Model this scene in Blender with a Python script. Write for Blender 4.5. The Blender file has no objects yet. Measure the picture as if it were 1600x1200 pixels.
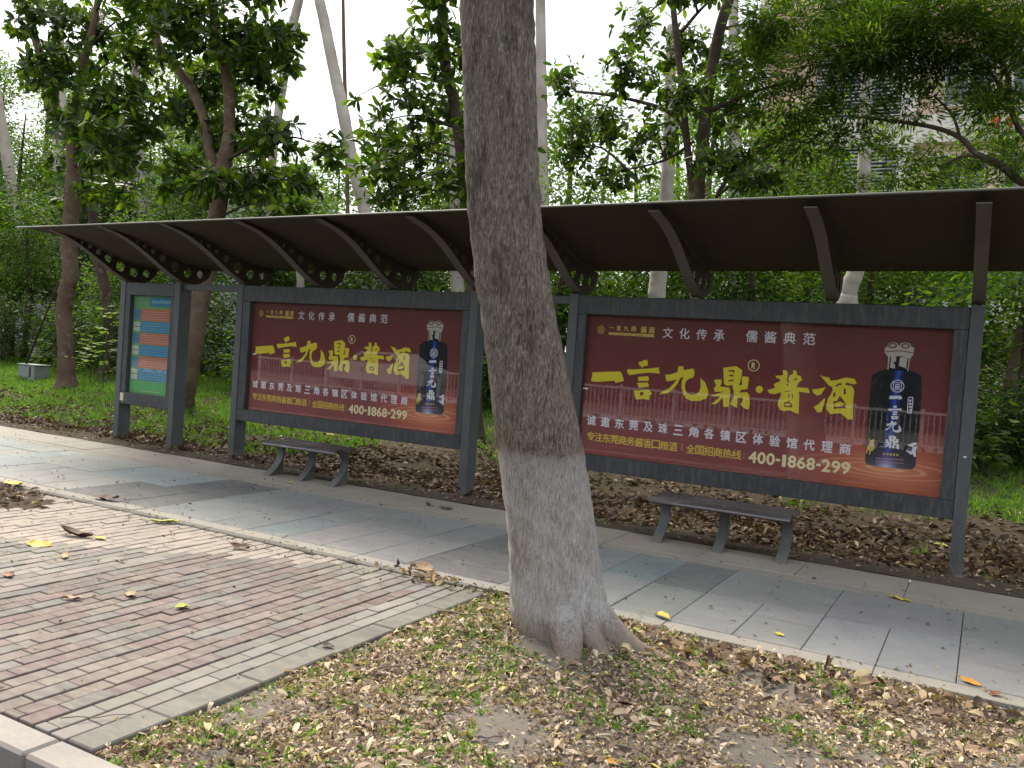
import bpy, math, random
import numpy as np
from mathutils import Vector, Matrix
from mathutils.geometry import tessellate_polygon

SC = bpy.context.scene
COL = SC.collection
random.seed(7)
rng = np.random.default_rng(7)

# ------------------------------------------------------------------ camera
FPX = 1353.5                                   # focal length in pixels of a 1600 px wide frame
CAM = np.array([10.932, -8.154, 1.55])
FW = np.array([-0.47995918, 0.87678849, -0.02968373])
RT = np.array([0.87393302, 0.48080592, 0.07118105])
UP = np.array([-0.07668284, -0.0082224, 0.99702163])
cd = bpy.data.cameras.new('camera'); cam = bpy.data.objects.new('camera', cd); COL.objects.link(cam)
cd.sensor_width = 36.0; cd.lens = 36.0 * FPX / 1600.0; cd.clip_start = 0.05; cd.clip_end = 2000
cam.matrix_world = Matrix(((RT[0], UP[0], -FW[0], CAM[0]), (RT[1], UP[1], -FW[1], CAM[1]),
                           (RT[2], UP[2], -FW[2], CAM[2]), (0, 0, 0, 1)))
SC.camera = cam

# ------------------------------------------------------------------ sky, sun, exposure
w = bpy.data.worlds.new("World"); SC.world = w; w.use_nodes = True
nt = w.node_tree; nt.nodes.clear()
SUN_EL, SUN_AZ = math.radians(46), math.radians(-58)      # sun high behind the trees to the left
sky = nt.nodes.new('ShaderNodeTexSky'); sky.sky_type = 'NISHITA'; sky.sun_disc = False
sky.sun_elevation = SUN_EL; sky.sun_rotation = SUN_AZ
sky.air_density = 1.2; sky.dust_density = 4.0
veil = nt.nodes.new('ShaderNodeMix'); veil.data_type = 'RGBA'; veil.inputs[0].default_value = 0.62
veil.inputs[7].default_value = (8.6, 8.9, 9.2, 1)         # thin white overcast over the blue
bg = nt.nodes.new('ShaderNodeBackground'); bg.inputs[1].default_value = 0.118
ow = nt.nodes.new('ShaderNodeOutputWorld')
nt.links.new(sky.outputs[0], veil.inputs[6]); nt.links.new(veil.outputs[2], bg.inputs[0]); nt.links.new(bg.outputs[0], ow.inputs[0])
sl = bpy.data.lights.new('sun', 'SUN'); sl.energy = 3.7; sl.angle = math.radians(30); sl.color = (1.0, 0.92, 0.76)
so = bpy.data.objects.new('sun', sl); COL.objects.link(so)
sdir = Vector((math.sin(SUN_AZ) * math.cos(SUN_EL), math.cos(SUN_AZ) * math.cos(SUN_EL), math.sin(SUN_EL)))
so.rotation_euler = (-sdir).to_track_quat('-Z', 'Y').to_euler(); so.location = (-20, 20, 30)
vs = SC.view_settings; vs.view_transform = 'Standard'; vs.look = 'None'; vs.gamma = 1; vs.use_curve_mapping = False
vs.exposure = 0.82
SC.cycles.max_bounces = 8; SC.cycles.transparent_max_bounces = 12; SC.cycles.transmission_bounces = 4
SC.cycles.use_denoising = True

# ------------------------------------------------------------------ helpers
def ray(px, py): return FW + (px - 800) / FPX * RT - (py - 600) / FPX * UP
def on(ax, v, px, py):                                    # image point -> point on the plane coord[ax] = v
    d = ray(px, py); return CAM + (v - CAM[ax]) / d[ax] * d
def smooth(a, b, x): t = min(1, max(0, (x - a) / (b - a))); return t * t * (3 - 2 * t)
def gz(x, y):
    if y < -0.3: return -0.004
    return -0.004 + 0.5 * smooth(0.7, 6.0, y) + 0.012 * math.sin(x * 3.1 + y) * smooth(0, 1, y) + 0.02 * math.sin(x * 1.1 - y * 1.7) * smooth(0, 2, y)
def ground_at(px, py):
    d = ray(px, py); t = 2.0
    while t < 90:
        p = CAM + d * t
        if p[2] < gz(p[0], p[1]): return p
        t += 0.02
    return p
def tag(o, label=None, cat=None, group=None, kind=None):
    if label: o['label'] = label
    if cat: o['category'] = cat
    if group: o['group'] = group
    if kind: o['kind'] = kind
    return o
def link(name, me, mat=None, parent=None):
    o = bpy.data.objects.new(name, me); COL.objects.link(o)
    if mat is not None and me is not None and not me.materials: me.materials.append(mat)
    if parent: o.parent = parent
    return o
def empty(name, loc=(0, 0, 0), rz=0):
    o = bpy.data.objects.new(name, None); COL.objects.link(o); o.location = loc; o.rotation_euler = (0, 0, rz)
    o.empty_display_size = .2
    return o
def M(name, verts, faces, mat=None, parent=None, smooth_=False):
    me = bpy.data.meshes.new(name); me.from_pydata([tuple(map(float, v)) for v in verts], [], faces); me.update()
    if smooth_:
        me.polygons.foreach_set('use_smooth', [True] * len(me.polygons))
    return link(name, me, mat, parent)
class MB:
    def __init__(s): s.v = []; s.f = []
    def box(s, a, b, bev=0.0):
        x0, y0, z0 = a; x1, y1, z1 = b; n = len(s.v)
        if bev <= 0:
            s.v += [(x0,y0,z0),(x1,y0,z0),(x1,y1,z0),(x0,y1,z0),(x0,y0,z1),(x1,y0,z1),(x1,y1,z1),(x0,y1,z1)]
            s.f += [tuple(n + i for i in q) for q in ((0,3,2,1),(4,5,6,7),(0,1,5,4),(1,2,6,5),(2,3,7,6),(3,0,4,7))]
            return s
        e = bev                                            # chamfered box
        for sx, X in ((1, x0), (-1, x1)):
            for sy, Y in ((1, y0), (-1, y1)):
                for sz, Z in ((1, z0), (-1, z1)):
                    s.v += [(X, Y + sy*e, Z + sz*e), (X + sx*e, Y, Z + sz*e), (X + sx*e, Y + sy*e, Z)]
        def I(i, j, k, c): return n + ((i*2 + j)*2 + k)*3 + c
        F = []
        for i in (0, 1): F.append([I(i,0,0,0), I(i,1,0,0), I(i,1,1,0), I(i,0,1,0)])
        for j in (0, 1): F.append([I(0,j,0,1), I(1,j,0,1), I(1,j,1,1), I(0,j,1,1)])
        for k in (0, 1): F.append([I(0,0,k,2), I(1,0,k,2), I(1,1,k,2), I(0,1,k,2)])
        for i in (0,1):
            for j in (0,1): F.append([I(i,j,0,0), I(i,j,0,1), I(i,j,1,1), I(i,j,1,0)])
        for i in (0,1):
            for k in (0,1): F.append([I(i,0,k,0), I(i,0,k,2), I(i,1,k,2), I(i,1,k,0)])
        for j in (0,1):
            for k in (0,1): F.append([I(0,j,k,1), I(0,j,k,2), I(1,j,k,2), I(1,j,k,1)])
        for i in (0,1):
            for j in (0,1):
                for k in (0,1): F.append([I(i,j,k,0), I(i,j,k,1), I(i,j,k,2)])
        c = Vector(((x0+x1)/2, (y0+y1)/2, (z0+z1)/2))
        for f in F:
            p = [Vector(s.v[q]) for q in f]; nn = (p[1]-p[0]).cross(p[2]-p[0])
            if nn.dot(sum(p, Vector())/len(p) - c) < 0: f = f[::-1]
            s.f.append(tuple(f))
        return s
    def tube(s, pts, rad, sides=8, cap=True):
        pts = [Vector(p) for p in pts]; n0 = len(s.v)
        ref = Vector((0.13, 0.99, 0.05))
        for i, p in enumerate(pts):
            t = (pts[min(i+1, len(pts)-1)] - pts[max(i-1, 0)]).normalized()
            a = t.cross(ref).normalized() if abs(t.dot(ref)) < .95 else t.cross(Vector((1,0,0))).normalized()
            b = t.cross(a)
            r = rad[i] if hasattr(rad, '__len__') else rad
            for k in range(sides):
                th = 2*math.pi*k/sides; q = p + (a*math.cos(th) + b*math.sin(th))*r
                s.v.append(tuple(q))
        for i in range(len(pts)-1):
            for k in range(sides):
                a_ = n0+i*sides+k; b_ = n0+i*sides+(k+1) % sides
                s.f.append((a_, b_, b_+sides, a_+sides))
        if cap:
            s.f.append(tuple(n0+k for k in range(sides))[::-1]); s.f.append(tuple(n0+(len(pts)-1)*sides+k for k in range(sides)))
        return s
    def build(s, name, mat, parent=None, sm=False): return M(name, s.v, s.f, mat, parent, sm)
def box(name, a, b, mat, parent=None, bev=0.0): return MB().box(a, b, bev).build(name, mat, parent)
def plate(polys, fn, thick):
    """polys = list of [outer, hole, ...] in 2D; fn(u,v,d)->3D; returns verts, faces of thin solid plates"""
    V, F = [], []
    for poly in polys:
        loops = [[Vector((p[0], p[1], 0)) for p in lp] for lp in poly]
        tris = tessellate_polygon(loops); flat = [p for lp in loops for p in lp]; n = len(V); m = len(flat)
        for d in (0, thick): V += [fn(p.x, p.y, d) for p in flat]
        for t in tris:
            a, b, c = [flat[i] for i in t]
            if (b-a).cross(c-a).z < 0: t = (t[0], t[2], t[1])
            F.append((n+m+t[0], n+m+t[1], n+m+t[2])); F.append((n+t[0], n+t[2], n+t[1]))
        k = 0
        for lp in loops:
            L = len(lp)
            for i in range(L):
                a, b = k+i, k+(i+1) % L; F.append((n+a, n+b, n+m+b, n+m+a))
            k += L
    return V, F

# vectorised leaves -------------------------------------------------
TEMPL = {
 'diamond': (np.array([(0,0,0),(.45,-.5,0),(.45,.5,0),(.5,0,-1),(1,0,0)]), [(0,1,3),(0,3,2),(1,4,3),(3,4,2)]),
 'quad':    (np.array([(0,0,0),(.45,-.5,0),(.45,.5,0),(1,0,0)]), [(0,1,3),(0,3,2)]),
 'broad':   (np.array([(0,0,0),(.35,-.42,0),(.35,0,-1),(.35,.42,0),(.72,-.40,0),(.72,0,-1),(.72,.40,0),(1,0,0)]),
             [(0,1,2),(0,2,3),(1,4,5),(1,5,2),(2,5,6),(2,6,3),(4,7,5),(5,7,6)]),
 'blade':   (np.array([(0,-.5,0),(0,.5,0),(.4,-.42,0),(.4,.42,0),(.75,-.28,0),(.75,.28,0),(1,0,0)]),
             [(0,2,3),(0,3,1),(2,4,5),(2,5,3),(4,6,5)]),
}
def unit(a): return a / np.maximum(np.linalg.norm(a, axis=1, keepdims=True), 1e-9)
def leafmesh(name, P, D, N, L, W, mat, parent=None, kind='diamond', fold=.12, curl=0.0, tint=None, bend=None):
    P = np.asarray(P, float); n = len(P)
    T, F = TEMPL[kind]; D = unit(D); S = unit(np.cross(D, N)); N = np.cross(S, D)
    L = np.broadcast_to(L, n)[:, None, None]; W = np.broadcast_to(W, n)[:, None, None]
    cu = np.broadcast_to(curl, n)[:, None, None]; fo = np.broadcast_to(fold, n)[:, None, None]
    t = T[None, :, 0:1]; s = T[None, :, 1:2]; m = T[None, :, 2:3]
    V = P[:, None] + t*L*D[:, None] + s*W*S[:, None] + (m*fo*W + cu*L*4*(t*(1-t)) + (s*2)**2*0)*N[:, None]
    if bend is not None:
        V = V + np.array([0, 0, -1.0])*(t**2)*L*np.broadcast_to(bend, n)[:, None, None]
    V = V.reshape(-1, 3); F = np.array(F); k = len(T)
    idx = (F[None] + (np.arange(n)*k)[:, None, None]).reshape(-1)
    me = bpy.data.meshes.new(name)
    me.vertices.add(len(V)); me.vertices.foreach_set('co', V.astype(np.float32).ravel())
    nf = n*len(F); me.loops.add(nf*3); me.loops.foreach_set('vertex_index', idx.astype(np.int32))
    me.polygons.add(nf); me.polygons.foreach_set('loop_start', (np.arange(nf)*3).astype(np.int32))
    at = me.attributes.new('tint', 'FLOAT', 'POINT')
    tint = rng.random(n) if tint is None else np.asarray(tint)
    at.data.foreach_set('value', np.repeat(tint, k).astype(np.float32))
    me.update(calc_edges=True)
    return link(name, me, mat, parent)
def sticks(name, A, B, r, mat, parent=None):
    A = np.asarray(A, float); B = np.asarray(B, float); n = len(A)
    D = unit(B-A); S = unit(np.cross(D, np.array([.31, .2, .93]))); U = np.cross(D, S); r = np.broadcast_to(r, n)[:, None]
    V = np.empty((n, 6, 3))
    for k in range(3):
        o = math.cos(k*2.094)*S + math.sin(k*2.094)*U
        V[:, k] = A + o*r; V[:, 3+k] = B + o*r*.6
    F = []
    base = np.array([(0,1,4,3),(1,2,5,4),(2,0,3,5)])
    idx = (base[None] + (np.arange(n)*6)[:, None, None]).reshape(-1, 4)
    me = bpy.data.meshes.new(name); me.vertices.add(n*6); me.vertices.foreach_set('co', V.astype(np.float32).ravel())
    me.loops.add(n*12); me.loops.foreach_set('vertex_index', idx.astype(np.int32).ravel())
    me.polygons.add(n*3); me.polygons.foreach_set('loop_start', (np.arange(n*3)*4).astype(np.int32)); me.update(calc_edges=True)
    return link(name, me, mat, parent)

# ------------------------------------------------------------------ materials
def mat(name, base=(.5,.5,.5), rough=.7, spec=.3, metal=0.0):
    m = bpy.data.materials.new(name); m.use_nodes = True; b = m.node_tree.nodes['Principled BSDF']
    b.inputs['Base Color'].default_value = (*base, 1); b.inputs['Roughness'].default_value = rough
    b.inputs['Specular IOR Level'].default_value = spec; b.inputs['Metallic'].default_value = metal
    return m
class NG:
    def __init__(s, m): s.m = m; s.t = m.node_tree; s.b = s.t.nodes['Principled BSDF']
    def n(s, typ, **k):
        x = s.t.nodes.new(typ)
        for a, v in k.items(): setattr(x, a, v)
        return x
    def l(s, a, b): s.t.links.new(a, b)
    def co(s, kind='Object'): return s.n('ShaderNodeTexCoord').outputs[kind]
    def mapv(s, v, scale=(1,1,1), rot=(0,0,0), loc=(0,0,0)):
        x = s.n('ShaderNodeMapping'); s.l(v, x.inputs[0]); x.inputs['Scale'].default_value = scale; x.inputs['Rotation'].default_value = rot; x.inputs['Location'].default_value = loc; return x.outputs[0]
    def noise(s, v, sc=5, det=5, ro=.6, dist=0):
        x = s.n('ShaderNodeTexNoise'); s.l(v, x.inputs['Vector']); x.inputs['Scale'].default_value = sc; x.inputs['Detail'].default_value = det; x.inputs['Roughness'].default_value = ro; x.inputs['Distortion'].default_value = dist; return x.outputs[0]
    def ramp(s, f, stops, interp='LINEAR'):
        x = s.n('ShaderNodeValToRGB'); s.l(f, x.inputs[0]); r = x.color_ramp; r.interpolation = interp
        while len(r.elements) < len(stops): r.elements.new(.5)
        for e, (p, c) in zip(r.elements, stops):
            e.position = p; e.color = (*c, 1) if hasattr(c, '__len__') else (c, c, c, 1)
        return x.outputs[0]
    def mix(s, f, a, b, mode='MIX'):
        x = s.n('ShaderNodeMix', data_type='RGBA', blend_type=mode)
        for sock, v in ((x.inputs[0], f), (x.inputs[6], a), (x.inputs[7], b)):
            if hasattr(v, 'links') or hasattr(v, 'is_linked'): s.l(v, sock)
            elif hasattr(v, '__len__'): sock.default_value = (*v, 1)
            else: sock.default_value = v
        return x.outputs[2]
    def math(s, op, a, b=0.0, clamp=False):
        x = s.n('ShaderNodeMath', operation=op, use_clamp=clamp)
        for sock, v in ((x.inputs[0], a), (x.inputs[1], b)):
            if hasattr(v, 'is_linked'): s.l(v, sock)
            else: sock.default_value = v
        return x.outputs[0]
    def col(s, c): s.l(c, s.b.inputs['Base Color'])
    def rough(s, c): s.l(c, s.b.inputs['Roughness'])
    def bump(s, h, st=.4, d=.01):
        x = s.n('ShaderNodeBump'); s.l(h, x.inputs['Height']); x.inputs['Strength'].default_value = st; x.inputs['Distance'].default_value = d; s.l(x.outputs[0], s.b.inputs['Normal'])
    def world(s): return s.n('ShaderNodeNewGeometry').outputs['Position']
    def xyz(s, v): x = s.n('ShaderNodeSeparateXYZ'); s.l(v, x.inputs[0]); return x.outputs

def leafmat(name, stops, trans=.35, rough=.5, objrand=False, spec=.35):
    m = mat(name, rough=rough, spec=spec); g = NG(m)
    if objrand: f = g.n('ShaderNodeObjectInfo').outputs['Random']
    else: f = g.n('ShaderNodeAttribute', attribute_name='tint').outputs['Fac']
    c = g.ramp(f, stops); n = g.noise(g.world(), 9, 3)
    c = g.mix(.35, c, g.ramp(n, [(.3, .35), (.7, 1.0)]), 'MULTIPLY'); g.col(c)
    if trans > 0:
        tr = g.n('ShaderNodeBsdfTranslucent'); g.l(g.mix(1.0, c, (1.5, 1.6, .55), 'MULTIPLY'), tr.inputs[0])
        ms = g.n('ShaderNodeMixShader'); ms.inputs[0].default_value = trans
        out = g.t.nodes['Material Output']; g.l(g.b.outputs[0], ms.inputs[1]); g.l(tr.outputs[0], ms.inputs[2]); g.l(ms.outputs[0], out.inputs[0])
    return m
DARKG = [(0, (.020,.045,.008)), (.45, (.042,.088,.010)), (.8, (.085,.15,.014)), (1, (.20,.28,.025))]
MIDG = [(0, (.03,.075,.010)), (.5, (.06,.13,.014)), (.85, (.11,.20,.020)), (1, (.18,.27,.03))]
LIGHTG = [(0, (.05,.115,.012)), (.5, (.10,.20,.018)), (1, (.19,.29,.03))]
m_leaf_big = leafmat('broad_leaf', DARKG, .5, .38, spec=.4)
m_leaf_big_o = leafmat('broad_leaf_single', DARKG, .5, .38, objrand=True, spec=.4)
m_leaf_mid = leafmat('mid_leaf', MIDG, .45, .6, spec=.2)
m_leaf_shrub = leafmat('shrub_leaf', [(0, (.014,.036,.008)), (.5, (.03,.068,.010)), (.85, (.055,.11,.014)), (1, (.10,.17,.02))], .35, .6, spec=.18)  # greens lowered, shade of the undergrowth put into the leaf colour
m_leaf_narrow = leafmat('narrow_leaf', DARKG, .5, .5)
m_leaf_far = leafmat('far_leaf', MIDG, .45, .6)
m_leaf_light = leafmat('light_leaf', LIGHTG, .5, .5)
m_leaf_bright = leafmat('bright_leaf', [(0, (.16,.26,.03)), (1, (.28,.38,.06))], .5, .5)  # pale greens paint bright light into the sapling leaves
m_grass = leafmat('grass_blade', [(0, (.06,.14,.018)), (.5, (.11,.25,.028)), (.9, (.19,.33,.045)), (1, (.32,.34,.1))], .4, .6)
m_grass2 = leafmat('bed_grass_blade', [(0, (.08,.17,.03)), (.5, (.14,.29,.05)), (.85, (.26,.36,.08)), (1, (.42,.40,.16))], .35, .6)
m_dry = leafmat('dry_litter', [(0, (.06,.04,.03)), (.2, (.19,.12,.095)), (.42, (.37,.26,.19)), (.65, (.56,.43,.32)), (.85, (.72,.60,.44)), (.93, (.50,.42,.14)), (1, (.25,.30,.08))], .12, .75, spec=.2)
m_drift = leafmat('drift_litter', [(0, (.05,.03,.022)), (.3, (.11,.065,.045)), (.55, (.22,.14,.09)), (.8, (.40,.28,.17)), (1, (.5,.40,.24))], .12, .65, spec=.3)
m_dry_dark = leafmat('dark_litter', [(0, (.035,.022,.016)), (.35, (.085,.05,.034)), (.65, (.17,.105,.07)), (.85, (.34,.24,.16)), (1, (.50,.42,.28))], .1, .7, spec=.25)

def bark(name, c1, c2, scale=1.0, vert=6, white_z=None, bump=.6, bd=.012):
    m = mat(name, rough=.9, spec=.15); g = NG(m); co = g.world()
    v = g.mapv(co, (14*scale, 14*scale, 14*scale/vert))
    n = g.noise(v, 3, 8, .7, .6); big = g.noise(co, 2.2*scale, 4, .6); pat = g.noise(co, 9*scale, 5, .7)
    c = g.mix(n, c1, c2); c = g.mix(g.ramp(big, [(.35, .0), (.65, 1.0)]), c, g.mix(1.0, c, (.62,.58,.55), 'MULTIPLY'))
    c = g.mix(g.ramp(pat, [(.55, 0.0), (.75, .6)]), c, (.30,.30,.27))
    g.col(c); g.bump(g.math('ADD', n, g.math('MULTIPLY', pat, .6)), bump, bd)
    return m
m_bark_dark = bark('dark_bark', (.05,.035,.027), (.13,.095,.07), 1, 4)
m_bark_brown = bark('brown_bark', (.09,.06,.042), (.24,.17,.12), 1, 3)
m_bark_pale = bark('pale_bark', (.36,.32,.27), (.62,.57,.50), .5, 5, bump=.25)
m_twig = mat('twig_bark', (.055,.04,.03), .9, .1)

# main trunk bark: fissured, with the old lime-washed band below about one metre
m_main = mat('main_trunk_bark', rough=.92, spec=.12); g = NG(m_main); co = g.world()
v1 = g.mapv(co, (50, 50, 9)); fis = g.noise(v1, 2.2, 10, .74, .5)
v2 = g.mapv(co, (60, 60, 12)); fine = g.noise(v2, 2.5, 6, .7, .3)
blot = g.noise(co, 3.5, 5, .65, .5); blot2 = g.noise(g.mapv(co, (9, 9, 2.6)), 1.0, 6, .7, .4)
cb = g.ramp(fis, [(.33, (.038,.030,.025)), (.44, (.13,.105,.088)), (.55, (.235,.195,.165)), (.66, (.42,.37,.315))])
cb = g.mix(g.ramp(blot2, [(.50, 0.0), (.62, .8)]), cb, g.mix(1.0, cb, (.42,.43,.42), 'MULTIPLY'))
lich = g.noise(g.mapv(co, (26, 26, 20)), 1.6, 6, .7); cb = g.mix(g.ramp(lich, [(.60, 0.0), (.66, .5)]), cb, (.40,.38,.31))
xs = g.xyz(co)
cw = g.ramp(fis, [(.32, (.14,.115,.10)), (.43, (.30,.26,.235)), (.54, (.42,.385,.36)), (.66, (.56,.53,.51))])
cw2 = g.mix(g.ramp(blot2, [(.35, 0.0), (.6, 1.0)]), cw, g.mix(.3, g.ramp(fis, [(.36, (.22,.20,.19)), (.62, (.64,.62,.61))]), g.ramp(fine, [(.3, (.42,.40,.395)), (.7, (.68,.66,.65))])))
hh = g.math('ADD', xs[2], g.math('MULTIPLY', g.math('SUBTRACT', blot2, .5), .10))
hh = g.math('ADD', hh, g.math('MULTIPLY', g.math('SUBTRACT', fine, .5), .16)); hh = g.math('ADD', hh, g.math('MULTIPLY', g.math('SUBTRACT', fis, .5), .12))
wf = g.ramp(hh, [(0.0, 0.0), (.07, .1), (.20, .9), (.50, .9), (.88, .62), (.97, .45), (1.0, 0.0)]); 
hs = g.math('DIVIDE', hh, 1.075); g.t.links.new(hs, wf.node.inputs[0])
wmask = g.ramp(g.math('ADD', g.math('MULTIPLY', blot2, .6), g.math('MULTIPLY', blot, .4)), [(.36, .65), (.54, 1.0)])
cb = g.mix(g.math('MULTIPLY', wf, g.math('MULTIPLY', wmask, 1.15), True), cb, cw2)
low = g.ramp(g.math('ADD', xs[2], g.math('MULTIPLY', g.math('SUBTRACT', blot, .5), .25)), [(.05, 1.0), (.22, 0.0)])
cb = g.mix(g.math('MULTIPLY', low, .75), cb, (.36,.27,.20))
g.col(cb); g.bump(g.math('ADD', fis, g.math('MULTIPLY', fine, .4)), 1.0, .016)

def metal_paint(name, base, rough=.42, spec=.5, dirt=(.16,.14,.12)):
    m = mat(name, base, rough, spec); g = NG(m); co = g.world()
    n = g.noise(co, 3, 6, .65); n2 = g.noise(g.mapv(co, (14, 14, 2.5)), 2, 6, .7)
    c = g.mix(g.ramp(n, [(.35, 0.0), (.7, .55)]), base, tuple(x*1.45 for x in base))
    c = g.mix(g.ramp(n2, [(.48, 0.0), (.72, .6)]), c, dirt); n4 = g.noise(g.mapv(co, (50, 50, 4)), 1.2, 6, .7); c = g.mix(g.ramp(n4, [(.50, 0.0), (.75, .28)]), c, g.mix(1.0, c, (.5,.5,.5), 'MULTIPLY')); n5 = g.noise(co, 55, 3, .6); c = g.mix(g.ramp(n5, [(.68, 0.0), (.72, .7)]), c, (.22,.19,.15))
    z = g.xyz(co)[2]; c = g.mix(g.ramp(z, [(0.0, .5), (.12, .0)]), c, (.2,.17,.14))
    g.col(c); g.rough(g.ramp(n, [(.3, rough-.08), (.7, rough+.2)])); g.bump(n2, .08, .004)
    return m
m_post = metal_paint('grey_post_paint', (.075,.084,.09), dirt=(.16,.15,.13))
m_frame = metal_paint('grey_frame_paint', (.040,.046,.054), .38)
m_roof = metal_paint('bronze_roof_paint', (.042,.033,.018), .6, .3, dirt=(.06,.048,.028))
m_roof_edge = mat('galvanised_lip', (.13,.13,.115), .6, .4)
m_rib = metal_paint('rib_web_paint', (.045,.028,.021), .6, .3, dirt=(.08,.05,.035))
m_flange = metal_paint('rib_flange_paint', (.11,.098,.082), .55, .35)
m_bench = metal_paint('bench_leg_paint', (.085,.098,.10), .5)
m_seat = metal_paint('bench_seat_paint', (.12,.112,.112), .26, .9, dirt=(.16,.14,.13)); m_seat.node_tree.nodes['Principled BSDF'].inputs['Metallic'].default_value = .45

def flat(name, c, rough=.6, spec=.2): return mat(name, c, rough, spec)
m_yel = flat('yellow_print', (.72,.62,.05)); m_yel2 = flat('deep_yellow_print', (.70,.50,.06)); m_cream = flat('cream_print', (.80,.72,.40))
m_wht = flat('white_print', (.72,.70,.78)); m_gold = flat('gold_print', (.62,.45,.13)); m_blk = flat('black_bottle_print', (.012,.014,.024)); m_sil = flat('silver_print', (.50,.46,.40))
m_capd = flat('cap_ornament_print', (.16,.12,.08)); m_navy = flat('bar_text_print', (.05,.02,.015))  # dark brown for the cap ornament, near-black for the bar marks

def poster_mat():
    m = mat('maroon_poster', (.2,.03,.03), .5, .2); g = NG(m); co = g.co('Generated'); s = g.xyz(co)
    n = g.noise(co, 4, 4); base = g.ramp(s[2], [(0, (.26,.058,.054)), (.45, (.205,.050,.052)), (1, (.14,.052,.047))])  # maroon paled and greyed to paint in a slight haze
    base = g.mix(g.ramp(n, [(.3, 0.0), (.8, .4)]), base, (.14,.016,.02))
    dx = g.math('MULTIPLY', g.math('SUBTRACT', s[0], .87), 3.3); dz = g.math('MULTIPLY', g.math('SUBTRACT', s[2], .14), 3.3)
    r = g.math('SQRT', g.math('ADD', g.math('MULTIPLY', dx, dx), g.math('MULTIPLY', dz, dz)))
    glow = g.ramp(r, [(0, (.75,.30,.14)), (.35, (.55,.14,.06)), (.75, (.32,.04,.03)), (1, (0,0,0))])
    gm = g.ramp(r, [(0, .95), (.45, .65), (1.0, 0.0)]); base = g.mix(gm, base, glow)
    dz2 = g.math('MULTIPLY', g.math('SUBTRACT', s[2], .135), 9.0); dx2 = g.math('MULTIPLY', g.math('SUBTRACT', s[0], .865), 3.1)
    r2 = g.math('SQRT', g.math('ADD', g.math('MULTIPLY', dx2, dx2), g.math('MULTIPLY', dz2, dz2)))
    wob = g.noise(g.mapv(co, (3, 1, 6)), 2, 3)
    ring = g.math('SINE', g.math('MULTIPLY', g.math('ADD', r2, g.math('MULTIPLY', wob, .25)), 34.0))
    rm = g.math('MULTIPLY', g.ramp(ring, [(.2, 0.0), (1.0, 1.0)]), g.ramp(r2, [(.12, 1.0), (.5, .55), (.75, 0.0)]))
    base = g.mix(g.math('MULTIPLY', rm, .42), base, (.85,.62,.40))
    # long thin streaks of light in the lower art
    st = g.noise(g.mapv(co, (1.2, 1, 40)), 3, 3); sm = g.math('MULTIPLY', g.ramp(st, [(.60, 0.0), (.72, 1.0)]), g.ramp(s[2], [(.05, .28), (.38, 0.0)]))
    base = g.mix(sm, base, (.62,.22,.16))
    g.col(base); return m
m_poster = poster_mat()
def glass():
    m = bpy.data.materials.new('poster_glass'); m.use_nodes = True; t = m.node_tree; t.nodes.clear()
    o = t.nodes.new('ShaderNodeOutputMaterial'); mx = t.nodes.new('ShaderNodeMixShader'); tr = t.nodes.new('ShaderNodeBsdfTransparent'); gl = t.nodes.new('ShaderNodeBsdfGlossy')
    fr = t.nodes.new('ShaderNodeFresnel'); fr.inputs[0].default_value = 1.5; gl.inputs['Roughness'].default_value = .02
    mu = t.nodes.new('ShaderNodeMath'); mu.operation = 'MULTIPLY'; mu.inputs[1].default_value = 2.0
    t.links.new(fr.outputs[0], mu.inputs[0]); ge = t.nodes.new('ShaderNodeNewGeometry'); iv = t.nodes.new('ShaderNodeMath'); iv.operation = 'SUBTRACT'; iv.inputs[0].default_value = 1; t.links.new(ge.outputs['Backfacing'], iv.inputs[1]); m3 = t.nodes.new('ShaderNodeMath'); m3.operation = 'MULTIPLY'; t.links.new(mu.outputs[0], m3.inputs[0]); t.links.new(iv.outputs[0], m3.inputs[1]); t.links.new(m3.outputs[0], mx.inputs[0]); t.links.new(tr.outputs[0], mx.inputs[1]); t.links.new(gl.outputs[0], mx.inputs[2]); t.links.new(mx.outputs[0], o.inputs[0])
    return m
m_glass = glass()

def stone(name, c1, c2, dust, dustamt=.5, rough=.8, objcol=False, bands=None, stain=.35):
    m = mat(name, rough=rough, spec=.25); g = NG(m); co = g.world()
    n = g.noise(co, 2.2, 6, .62); n2 = g.noise(co, 60, 5, .7); n3 = g.noise(g.mapv(co, (5, 16, 5), (0, 0, .35)), 1.2, 6, .65, .8)
    if objcol: base = g.mix(n2, g.mix(1.0, g.n('ShaderNodeObjectInfo').outputs['Color'], c1, 'MULTIPLY'), g.mix(1.0, g.n('ShaderNodeObjectInfo').outputs['Color'], c2, 'MULTIPLY'))
    else: base = g.mix(n2, c1, c2)
    base = g.mix(g.math('MULTIPLY', g.ramp(n3, [(.42, 0.0), (.68, 1.0)]), dustamt), base, dust)
    if bands:
        yy = g.math('ADD', g.xyz(co)[1], g.math('MULTIPLY', g.math('SUBTRACT', n, .5), .9)); yn = g.math('DIVIDE', g.math('ADD', yy, 4.0), 4.0)
        base = g.mix(g.ramp(yn, bands), base, dust)
        st = g.noise(co, 7.5, 7, .72, .5); base = g.mix(g.math('MULTIPLY', g.ramp(st, [(.56, 0.0), (.70, 1.0)]), .45), base, g.mix(1.0, base, (.55,.53,.5), 'MULTIPLY'))
    base = g.mix(g.math('MULTIPLY', g.ramp(n, [(.35, 0.0), (.7, 1.0)]), stain), base, g.mix(1.0, base, (.66,.66,.68), 'MULTIPLY'))
    g.col(base); g.bump(n2, .25, .003); return m
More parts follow.
